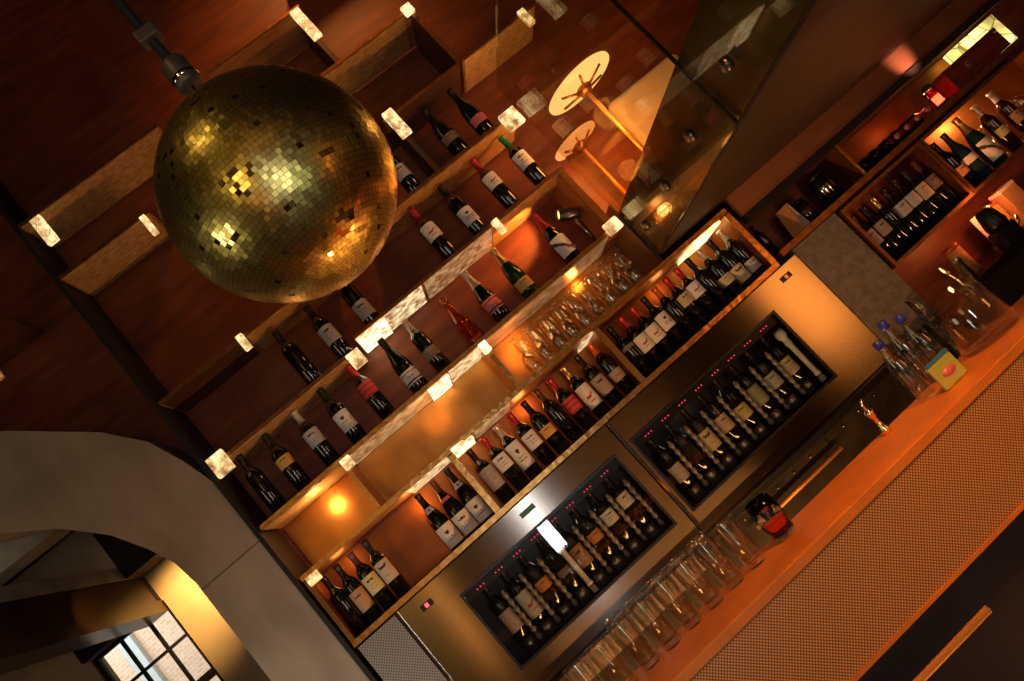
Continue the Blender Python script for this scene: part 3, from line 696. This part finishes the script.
# stretch between cooler and racks
def jar(x, y, z, lab, r, h, m, band):
    t = thing('lidded_jar', lab, 'jar', (x, y, z + .001))
    MB().lathe([(0, 0), (r * .92, 0), (r, .006), (r, h * .8), (r * .8, h * .88), (0, h * .88)], 20).build('body', M[m], t)
    MB().lathe([(0, h * .881), (r * .86, h * .881), (r * .86, h), (0, h)], 20).build('lid', M['black'], t)
    MB().lathe([(r + .0008, h * .35), (r + .0012, h * .36), (r + .0012, h * .55), (r + .0008, h * .56)], 20).build('band', M[band], t)
jar(2.255, .09, ZT, 'dark lidded jar with a shiny silver band above the grey panel', .055, .17, 'bottle', 'chrome')
jar(2.13, .17, ZT, 'short dark jar with a brown band behind the folded card', .05, .13, 'bottle_brown', 'foil_brown')
t = thing('folded_card', 'cream folded card standing above the grey panel', 'card', (1.985, .06, ZT + .001), .5)
MB().prism([(-.02, 0), (-.015, 0), (.022, .15), (.016, .15)], -.04, .04).build('front_leaf', M['paper_orange'], t)
MB().prism([(.048, 0), (.053, 0), (.028, .15), (.0225, .15)], -.04, .04).build('rear_leaf', M['paper_cream'], t)
bottle(2.34, .19, ZT, 'bordeaux', 'short black bottle between the banded jar and the brass divider', 'small bottles above the grey panel', 'bottle_brown', 'foil_black', (.05, .09, 'dim', 'lines'), None, 0, .64)
bottle(1.87, .17, ZT, 'bordeaux', 'short black bottle beyond the end board of the packed row', 'small bottles above the grey panel', 'bottle', 'foil_black', None, None, 0, .64)

# ------------------------------------------------------------------ counter clutter under the racks
t = thing('tea_box', 'pale orange box at the far end of the back counter', 'box', (2.93, .10, CT - .003), .1)
MB().box(-.055, .055, -.04, .04, 0, .19, .003).build('carton', M['paper_tan'], t); MB().box(-.056, .056, -.041, .041, .19, .21, .003).build('lid', M['paper_cream'], t)
t = thing('tea_box', 'deep orange box next to the pale orange box', 'box', (2.80, .12, CT - .003), -.1)
MB().box(-.05, .05, -.04, .04, 0, .17, .003).build('carton', M['paper_orange'], t); MB().box(-.051, .051, -.041, .041, .17, .187, .003).build('lid', M['foil_orange'], t)
t = thing('card_holder', 'leaning cream card in a block in front of the deep orange box', 'card', (2.68, .06, CT - .003), .1)
MB().box(-.03, .03, -.02, .02, 0, .03, .002).build('block', M['board'], t); MB().box(-.025, .025, -.003, .003, .0, .17, .001, TX((0, 0, .0305)) @ RX(.0)).build('card', M['paper_cream'], t)
t = thing('spice_tin', 'round orange tin on the back counter under the dark rack', 'tin', (2.50, .10, CT - .003))
MB().lathe(cyl(.042, 0, .15), 24).build('can', M['paper_orange'], t); MB().lathe(cyl(.044, .1505, .172), 24).build('lid', M['foil_orange'], t)
t = thing('coffee_grinder', 'bulky black grinder in front of the orange boxes', 'grinder', (2.66, -.13 + .09, CT - .003))
MB().box(-.06, .06, -.05, .03, 0, .10, .012).build('base', M['black'], t)
MB().lathe([(0, .1005), (.05, .1005), (.055, .12), (.042, .20), (.03, .215), (0, .215)], 20, TX((0, -.01, 0))).build('hopper', M['black'], t)
MB().tube([(.062, -.02, .05), (.09, -.02, .06), (.10, -.02, .09)], .008, 8).build('handle', M['chrome'], t)

# ------------------------------------------------------------------ the mezzanine rail and lamps
gp = thing('balustrade_glass', 'clear glass rail panel next to the shelf wall', 'glass panel', (1.35, -.64, 1.96))
MB().box(-.006, .006, -.665, .632, 0, 1.17).build('pane', M['rail_pane'], gp)
gq = thing('balustrade_glass', 'clear glass rail panel farther from the shelf wall, past the seam', 'glass panel', (1.35, -2.2, 1.96))
MB().box(-.006, .006, -.87, .882, 0, 1.17).build('pane', M['rail_pane'], gq)
for p, ys in ((gp, (-.19, -.64, -1.07)), (gq, (-1.52, -2.0, -2.5))):
    for y in ys:
        MB().lathe([(0, -.03), (.020, -.03), (.024, -.024), (.024, -.0065), (0, -.0065)], 20, TX((0, y - p.location.y, .12)) @ RY(PI / 2)).build('fixing_stud', M['steel_dark'], p)
o = MB().box(1.3445, 1.3555, -1.3165, -1.3065, 1.96, 3.13).build('seal_strip', M['black_matt']); tag(o, 'thin black seal strip between the two glass rail panels', 'seal')

M['disc_lit'] = emit('lit_lamp_disc', (1, .52, .17), 1.9)
M['disc_mirrored'] = emit('mirrored_lamp_disc', (1, .33, .08), 1.2)
def torchiere(label, px, py, z, r, m):
    x, y = atz(px, py, z)
    t = thing('table_lamp', label, 'lamp', (x, y, 2.2505))
    H = z - 2.2505
    MB().lathe([(0, 0), (r * .42, 0), (r * .42, .012), (.02, .03), (0, .03)], 24).build('foot', M['brass'], t)
    MB().tube([(0, 0, .03), (0, 0, H - .03)], .011, 10).build('pole', M['brass'], t)
    MB().lathe([(0, H - .004), (r * .6, H), (r, H + .01), (r, H + .018), (0, H + .010)], 36).build('glowing_disc', M[m], t)
    h = MB().lathe([(0, H - .055), (.03, H - .05), (.05, H - .02), (.03, H - .006), (0, H - .006)], 16).build('hub', M['edge_dull'], t)
    for i in range(6):
        a = i * PI / 3 + .3
        MB().tube([(.03 * math.cos(a), .03 * math.sin(a), H - .03), (r * .72 * math.cos(a), r * .72 * math.sin(a), H - .006)], .0065, 8).build('spoke', M['edge_dull'], t)
    return t
torchiere('large glowing disc lamp behind the glass rail', 581, 86, 2.86, .20, 'disc_lit')
torchiere('smaller orange disc standing in for the reflection of the large lamp', 577, 143, 2.70, .135, 'disc_mirrored')  # mirrored image of the large disc, built as a glowing lamp
# pale upholstered chair
t = thing('bench', 'pale upholstered bench back behind the glass rail beside the disc lamps', 'bench', (1.90, .18, 2.2505))
def rounded(mb_args, bev, name, m, parent):
    mb = MB(); mb.box(*mb_args); me = mb.mesh(name, m); o = link(name, me, parent)
    bv = o.modifiers.new('b', 'BEVEL'); bv.width = bev; bv.segments = 6
    for p in me.polygons: p.use_smooth = True
    return o
M['cream_fabric'] = mat('cream_upholstery', (.78, .62, .44), .7, 0, var=.06, scale=12)
MB().box(-.10, .40, -.10, .11, 0, .15, .01).build('base', M['board_dark'], t)
rounded((-.11, .41, -.11, .02, .151, .23), .035, 'seat', mat('brown_leather', (.12, .05, .025), .45), t)
rounded((-.10, .40, .025, .115, .151, .52), .042, 'backrest', M['cream_fabric'], t)

# ------------------------------------------------------------------ mirror ball
bx_, bz_ = at(280.5, 187.5, -1.7)
BR = .2965
t = thing('mirror_ball', 'big gold mirror ball hanging in front of the upper shelves', 'mirror ball', (bx_, -1.7, bz_))
tilt = RX(.06)
MB().lathe([(BR * .985 * math.sin(PI * i / 40), -BR * .985 * math.cos(PI * i / 40)) for i in range(41)], 64, tilt).build('core', M['ball_core'], t)
def ball_normal(px, py):
    d = ray(px, py).normalized(); oc = EYE - Vector((bx_, -1.7, bz_))
    bq = oc.dot(d); cq = oc.dot(oc) - BR * BR; q = bq * bq - cq
    tt = -bq - math.sqrt(max(q, 0)); h = EYE + d * tt
    n = (h - Vector((bx_, -1.7, bz_))).normalized()
    return n, h, d - 2 * d.dot(n) * n
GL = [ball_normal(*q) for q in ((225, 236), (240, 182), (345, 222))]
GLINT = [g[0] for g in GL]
bm = MB(); rows = 70
for j in range(rows):
    a0, a1 = PI * j / rows, PI * (j + 1) / rows
    am = (a0 + a1) / 2
    n = max(6, int(round(2 * PI * math.sin(am) * rows / PI)))
    off = random.random() * 2 * PI
    for i in range(n):
        b0 = off + 2 * PI * i / n; bm_ = b0 + PI / n
        c = Vector((math.sin(am) * math.cos(bm_), math.sin(am) * math.sin(bm_), -math.cos(am)))
        e1 = Vector((-math.sin(bm_), math.cos(bm_), 0)); e2 = c.cross(e1)
        q = Matrix.Rotation(random.gauss(0, .032), 3, e1) @ Matrix.Rotation(random.gauss(0, .032), 3, e2)
        e1, e2 = q @ e1, q @ e2
        h1 = BR * math.sin(am) * PI / n * .94; h2 = BR * PI / rows / 2 * .94
        P = c * BR
        vs = [bm.bm.verts.new(tilt.to_3x3() @ (P + e1 * s1 * h1 + e2 * s2 * h2)) for s1, s2 in ((-1, -1), (1, -1), (1, 1), (-1, 1))]
        nw = tilt.to_3x3() @ c
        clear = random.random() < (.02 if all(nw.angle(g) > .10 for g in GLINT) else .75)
        bm.bm.faces.new(vs).material_index = 1 if clear else 0
bm.build('mirror_tile_skin', [M['mirror_tile'], M['mirror_tile_clear']], t)
top = BR
MB().lathe([(0, top - .004), (.03, top - .004), (.03, top + .012), (.012, top + .02), (0, top + .02)], 20).build('top_cap', M['chrome'], t)
mz = at(170, 82, -1.7)[1]
MB().tube([(0, 0, top + .02), (0, 0, mz - bz_ - .05)], .004, 8).build('chain', M['steel_dark'], t)
t = thing('ball_motor', 'small grey turning motor above the mirror ball', 'motor', (bx_, -1.7, mz))
MB().lathe([(0, -.047), (.030, -.047), (.036, -.040), (.036, .035), (.030, .045), (0, .045)], 24).build('housing', M['motor'], t)
MB().lathe([(.037, -.03), (.038, -.03), (.038, -.015), (.037, -.015)], 24).build('band', M['chrome'], t)
MB().tube([(0, 0, .045), (0, 0, 5.6 - mz)], .014, 10).build('drop_rod', M['black_matt'], t)
MB().box(-.03, .03, -.024, .024, .125, .165, .004).build('bracket', M['motor'], t)

# ------------------------------------------------------------------ bar counter
YB, YF, ZB = -1.345, -1.64, 1.0
bar = thing('bar_counter', 'long bar with a copper top and punched copper front', 'bar counter', (1.6, -1.5, 0))
X = lambda v: v - 1.6
MB().box(X(-1.6), X(4.6), YF + 1.5, YB + 1.5, ZB - .03, ZB, .004).build('bar_top', M['bar_top'], bar)
MB().box(X(-1.6), X(4.6), YF + 1.505, YF + 1.525, .722, ZB - .031).build('punched_front', M['bar_mesh'], bar)
MB().box(X(-1.6), X(4.6), YF + 1.50, YF + 1.53, .712, .7215).build('lower_trim', M['bar_top'], bar)
MB().box(X(-1.6), X(4.6), YF + 1.56, YB + 1.48, 0, .7115).build('base', M['bar_dark'], bar)
MB().box(X(-1.6), X(4.6), YF + 1.53, YB + 1.49, .722, ZB - .031).build('carcass', M['bar_dark'], bar)
xe = at(988, 609, -1.78)
t = thing('hand_rail', 'glowing brass rail end below the punched bar front', 'rail', (xe[0] - .5, -1.78, xe[1]))
MB().tube([(-.9, 0, 0), (.5, 0, 0)], .0095, 14).build('bar', M['brass'], t)
for q in (-.7, -.1): MB().tube([(q, 0, 0), (q, .137, 0)], .009, 10).build('bracket', M['brass'], t)

# tumblers and other glassware on the bar
tumbler = MB().lathe([(0, 0), (.026, 0), (.029, .004), (.0355, .13), (.0362, .140), (.0345, .140), (.0335, .13), (.0272, .018), (0, .014)], 24).mesh('tumbler', M['thin_glass'])
YG = -1.43
for i in range(8):
    x = -.115 + i * .0765
    o = link('tumbler', tumbler, None, (x, YG + random.uniform(-.008, .008), ZB + .001)); tag(o, 'clear bar tumbler, %s in the line from the pier side' % ORD[i], 'glass', 'tumblers lined up on the bar')
for i in range(5):
    x = .01 + i * .0765
    o = link('tumbler', tumbler, None, (x + .035, YG + .079 - .0, ZB + .001)); tag(o, 'clear tumbler behind the front line, %s from the pier side' % ORD[i], 'glass', 'rear tumblers on the bar')
rx = at(752, 497, YG)[0]
t = thing('wine_tumbler', 'short glass with a red drink near the end of the tumblers', 'glass', (rx, YG, ZB + .001))
MB().lathe([(0, 0), (.028, 0), (.034, .01), (.040, .07), (.038, .12), (.0365, .12), (.038, .07), (.032, .014), (0, .01)], 24).build('vessel', M['glass'], t)
MB().lathe([(0, .0105), (.0315, .0145), (.0365, .055), (0, .055)], 24).build('drink', M['red_glass'], t)
px = at(950, 300, YG)[0]
t = thing('clear_bucket', 'big clear glass cylinder at the far end of the bar', 'vase', (px + .005, YG, ZB + .001))
MB().lathe([(0, 0), (.088, 0), (.092, .006), (.094, .225), (.090, .225), (.0875, .012), (0, .01)], 40).build('vessel', M['thin_glass'], t)
def water(px_, py_, lab, h, y=YG, z=ZB):
    x = at(px_, py_, y)[0]
    t = thing('water_bottle', lab, 'bottle', (x, y, z + .001))
    s = h / .24
    MB().lathe([(0, 0), (.028 * s, 0), (.032 * s, .006 * s), (.032 * s, .05 * s), (.030 * s, .06 * s), (.032 * s, .07 * s), (.032 * s, .13 * s), (.028 * s, .16 * s), (.014 * s, .20 * s), (.0125 * s, .222 * s), (.011 * s, .222 * s), (.0125 * s, .2 * s), (.026 * s, .158 * s), (.030 * s, .13 * s), (.030 * s, .008 * s), (0, .006 * s)], 24).build('vessel', M['thin_glass'], t)
    MB().lathe([(.0145 * s, .212 * s), (.015 * s, .212 * s), (.015 * s, .24 * s), (0, .24 * s)], 18).build('cap', mat('blue_cap', (.03, .05, .42), .35), t)
water(878, 345, 'clear plastic bottle with blue cap nearer the tumblers', .205)
water(899, 318, 'taller clear plastic bottle with blue cap beside the yellow packet', .215, YG + .01)
water(888, 330, 'third clear plastic bottle with blue cap, set behind the other two', .225, YG + .075)
x, z = at(934, 358, YF + .12)
t = thing('snack_packet', 'yellow green packet with a pink blob propped on the bar', 'packet', (x, YF + .12, ZB + .001), .0)
pk = MB(); pk.box(-.042, .042, -.006, .006, 0, .075, .004); pk.build('pouch', mat('yellow_green_foil', (.55, .50, .08), .4, 0, color2=(.35, .5, .08), scale=14), t)
MB().lathe([(0, 0), (.019, 0), (.019, .0008), (0, .0012)], 18, TX((.002, -.0062, .036)) @ RX(PI / 2) @ Matrix.Diagonal((1.2, .62, 1, 1))).build('pink_mark', M['foil_pink'], t)
MB().box(-.042, .042, -.0068, .0068, .0755, .084, .001).build('blue_edge', mat('blue_foil', (.03, .2, .4), .4), t)
x = at(871, 418, -.0)[0]
t = thing('pour_spout', 'small brass pourer standing on the bar before the water bottles', 'pourer', (at(868, 412, YG + .03)[0], YG + .03, ZB + .001))
MB().lathe([(0, 0), (.014, 0), (.016, .012), (.009, .026), (.007, .05), (.012, .062), (.014, .075), (.008, .083), (0, .083)], 18).build('body', M['brass_shiny'], t)
MB().tube([(0, 0, .082), (.0, 0, .10), (.012, 0, .115)], .004, 8).build('spout', M['chrome'], t)

# ------------------------------------------------------------------ beyond the arch
WY = 2.5
win = (-2.93, -2.285, 1.2, 2.72)
w = MB(); w.box(-4.6, win[0], WY, WY + .2, 0, 3.6); w.box(win[1], -.9, WY, WY + .2, 0, 3.6); w.box(win[0], win[1], WY, WY + .2, win[3], 3.6); w.box(win[0], win[1], WY, WY + .2, 0, win[2])
struct('wall_far', w, mat('ochre_plaster', (.62, .45, .26), .7, 0, var=.16, scale=2.5, bump=.15))
f = MB()
for a, b_ in ((win[0], win[0] + .035), (win[1] - .03, win[1])): f.box(a, b_, WY + .03, WY + .07, win[2], win[3])
f.box(win[0] + .035, win[1] - .03, WY + .03, WY + .07, win[3] - .03, win[3]); f.box(win[0] + .035, win[1] - .03, WY + .03, WY + .07, 2.05, 2.11); f.box(win[0] + .035, win[1] - .03, WY + .03, WY + .07, win[2], win[2] + .05)
for xx in (-2.70, -2.475): f.box(xx - .011, xx + .011, WY + .035, WY + .065, win[2] + .05, win[3] - .03)
for zz in (2.415, 1.75, 1.46): f.box(win[0] + .035, win[1] - .03, WY + .036, WY + .064, zz - .011, zz + .011)
wn = f.build('window_1', M['black_matt']); wn['kind'] = 'structure'
MB().box(win[0] + .03, win[1] - .025, WY + .048, WY + .052, win[2] + .03, win[3] - .02).build('window_pane', M['pane'], wn)
struct('ceiling_far', MB().box(-4.6, -.9, .36, WY, 3.55, 3.6), M['ceil'])
struct('trim_5', MB().box(-2.46, -2.29, .37, WY - .002, 2.945, 3.04), mat('grey_painted_beam', (.34, .34, .33), .5, 0, var=.25, scale=4))
struct('trim_6', MB().box(-2.47, -2.295, .37, WY - .002, 2.63, 2.944), mat('dark_varnished_beam', (.06, .032, .012), .3, 0, var=.3, scale=3))
struct('trim_11', MB().box(-2.285, -.9, 2.2, WY - .002, 2.94, 3.54), M['ceil'])
struct('trim_12', MB().box(-2.95, -2.292, 2.43, WY - .002, 2.725, 2.935), M['black_matt'])
p = [at(q[0], q[1], 1.3) for q in ((-60, 490), (62, 522), (50, 535), (-60, 620))]
struct('trim_8', MB().prism(p, 1.3, 1.5), mat('old_plaster', (.50, .43, .32), .8, 0, var=.2, scale=6))
# pipes below the beam
x0_, z0_ = at(0, 655, 1.8); x1_, z1_ = at(135, 612, 2.3)
o = MB().tube([(x0_, 1.8, z0_), (x1_, 2.3, z1_)], .016, 10).build('ceiling_pipe', M['steel_dark']); tag(o, 'thin dark pipe running above the barred window', 'pipe')
# street facade outside
m, nt, b = new_mat('street_brick'); setp(b, rough=.85)
tc = nt.nodes.new('ShaderNodeTexCoord'); mp = nt.nodes.new('ShaderNodeMapping'); mp.inputs['Rotation'].default_value = (PI / 2, 0, 0)
br = nt.nodes.new('ShaderNodeTexBrick'); br.inputs['Scale'].default_value = 6; br.inputs['Color1'].default_value = (.62, .42, .30, 1); br.inputs['Color2'].default_value = (.70, .52, .38, 1); br.inputs['Mortar'].default_value = (.72, .64, .55, 1)
nt.links.new(tc.outputs['Object'], mp.inputs[0]); nt.links.new(mp.outputs[0], br.inputs['Vector']); nt.links.new(br.outputs['Color'], b.inputs['Base Color'])
struct('wall_exterior', MB().box(-8, -1.5, 5.5, 5.7, -2, 7), m)
o = MB().box(-4.02, -3.86, 5.40, 5.49, -2, 7).build('drainpipe', mat('pale_blue_pipe', (.55, .62, .66), .5)); tag(o, 'pale drainpipe on the brick building outside the window', 'drainpipe')
o = MB().lathe([(1.1, 0), (1.25, 0), (1.25, .1), (1.1, .1)], 48, TX((-5.6, 5.49, 2.35)) @ RX(PI / 2)).build('stone_arch_trim', mat('white_stone', (.85, .8, .78), .6)); tag(o, 'white curved stone trim on the building outside the window', 'stone trim')

# ------------------------------------------------------------------ lights
def area(name, loc, target, size, power, color, size_y=None, spread=None):
    d = bpy.data.lights.new(name, 'AREA'); d.energy = power; d.color = color
    d.shape = 'RECTANGLE'; d.size = size; d.size_y = size_y or size
    if spread: d.spread = spread
    o = bpy.data.objects.new(name, d); C.objects.link(o); o.location = loc
    o.rotation_euler = (Vector(target) - Vector(loc)).to_track_quat('-Z', 'Y').to_euler()
    return o
def point(name, loc, power, color, r=.03):
    d = bpy.data.lights.new(name, 'POINT'); d.energy = power; d.color = color; d.shadow_soft_size = r
    o = bpy.data.objects.new(name, d); C.objects.link(o); o.location = loc; return o
def spot(name, loc, target, power, color, angle, blend=.5, r=.03):
    d = bpy.data.lights.new(name, 'SPOT'); d.energy = power; d.color = color; d.spot_size = math.radians(angle); d.spot_blend = blend; d.shadow_soft_size = r
    o = bpy.data.objects.new(name, d); C.objects.link(o); o.location = loc
    o.rotation_euler = (Vector(target) - Vector(loc)).to_track_quat('-Z', 'Y').to_euler(); return o
WARM = (1, .52, .18); ORANGE = (1, .34, .07); AMBER = (1, .42, .11)
# lamps inside the niches and cubbies
point('niche_lamp', (-.60, .15, 2.12), 1.5, WARM, .025)
point('niche_lamp', (.05, .10, 2.12), .35, WARM, .07)
point('niche_lamp', (.62, .04, 2.12), 1.3, AMBER, .08)
point('niche_lamp', (1.05, .27, 2.15), .5, AMBER, .03)
point('cubby_lamp', (-.28, .18, 1.84), .6, ORANGE, .04)
point('cubby_lamp', (-.70, .20, 1.86), .25, AMBER, .04)
point('cubby_lamp', (.42, .22, 1.86), .6, ORANGE, .04)
point('cubby_lamp', (1.35, .22, 1.86), .25, AMBER, .04)
# spotlight's beam and the mezzanine lamps
spot('spot_beam', (sx - .06, .10, sz + .02), (sx - .3, .28, sz + .16), 18, ORANGE, 80, .6, .02)
point('mezzanine_lamp', (1.60, -.12, 2.62), 8, (1, .36, .07), .08)
point('mezzanine_lamp', (1.5, -.05, 2.36), 6, (1, .30, .05), .05)
point('mezzanine_lamp', (1.9, -.55, 3.0), 6, (1, .5, .18), .08)
spot('upper_wash', (1.5, -.9, 5.3), (.75, .3, 3.9), 95, (1, .32, .07), 62, .9, .2)  # added wash that warms the upper wall, no fixture there
spot('ball_fill', (-1.1, -3.6, 5.2), (.1, -1.7, 2.7), 26, (1, .66, .2), 14, .5, .08)  # this and the next two: added spots that gild the ball
spot('ball_fill', (-1.3, -4.4, 2.6), (.1, -1.7, 2.7), 13, (1, .74, .22), 15, .5, .08)
spot('ball_fill', (.9, -4.2, 1.2), (.1, -1.7, 2.7), 6, (.8, 1, .5), 15, .5, .08)
area('front_wall_fill', (.5, -5.6, 4.4), (.2, -7.5, 4.7), 2.2, 18, (1, .58, .20), .8)  # added light on the unseen front wall, mirrored gold in the ball
# small room lamps that the polished tiles of the ball catch
for (n_, h_, r_), dist, pw, col, sz_ in ((GL[0], 3.2, 7, (1, .86, .52), 1.0), (GL[1], 3.0, 4, (1, .58, .16), .8), (GL[2], 2.2, .5, (1, .40, .10), .2)):
    area('room_lamp', h_ + r_ * dist, h_, sz_, pw, col)
# added warm light low in the bar aisle, brightens the shelf undersides
area('underside_fill', (.5, -1.0, .10), (.5, .0, 2.8), 1.6, 26, (1, .42, .11), .06)
# added orange lights for bar and steel streaks, plus the white lamp mirrored there
area('orange_fill', (1.3, -2.7, 2.9), (1.1, -1.66, .85), .35, 8.5, (1, .36, .08), spread=1.2)
area('orange_fill', (3.72, -4.2, 1.15), (1.75, 0, 1.2), .55, 13, (1, .34, .06), .9)
area('orange_fill', (-.95, -4.2, 1.15), (-.45, 0, 1.2), .10, 1.5, (1, .40, .09), .9)
area('white_lamp', (.22, -4.6, 1.35), (.1, 0, 1.2), .14, 11, (.9, .95, 1), 1.0)
spot('pier_fill', (-1.65, -1.15, .45), (-1.0, 0, 1.35), 40, (1, .90, .76), 48, 1, .1)  # added low light on the stone pier, no lamp stands here
# mezzanine underside and lantern
spot('fascia_fill', (3.0, -.17, 1.715), (3.0, 0, 1.895), 16, (1, .42, .24), 40, 1, .02)  # added spot making the pink patch on the fascia
point('lantern_glow', (2.93, .10, 1.70), .22, (1, .30, .12), .02)
point('rack_lamp', (3.2, .16, 1.49), 2.4, (1, .55, .2), .02)
point('counter_lamp', (2.75, -.04, 1.12), 3.2, (1, .25, .06), .02)
point('cooler_lamp', (.1, .24, 1.37), .22, (1, .8, .65), .02)
point('cooler_lamp', (1.0, .24, 1.37), .16, (1, .75, .55), .02)
# beyond the arch
spot('arch_spot', (-1.80, 1.75, 2.90), (-2.10, 2.5, 2.55), 120, (1, .58, .19), 52, 1, .04)
spot('beam_spot', (-1.9, 1.0, 2.5), (-2.3, 1.5, 2.76), 14, (1, .5, .12), 26, .9, .02)
point('far_room_fill', (-2.75, .7, 3.15), 1.3, (1, .85, .6), .1)  # added light to lift the plaster patch, no lamp there
area('daylight', (-4, 3.4, 6.5), (-3.6, 5.5, 2.5), 3, 620, (1, .97, .95))

wd = bpy.data.worlds.new('world'); S.world = wd; wd.use_nodes = True
bg = wd.node_tree.nodes['Background']; bg.inputs[0].default_value = (1, .55, .35, 1); bg.inputs[1].default_value = .008

S.view_settings.view_transform = 'Standard'; S.view_settings.look = 'None'; S.view_settings.gamma = 1; S.view_settings.use_curve_mapping = False
S.view_settings.exposure = 0.0
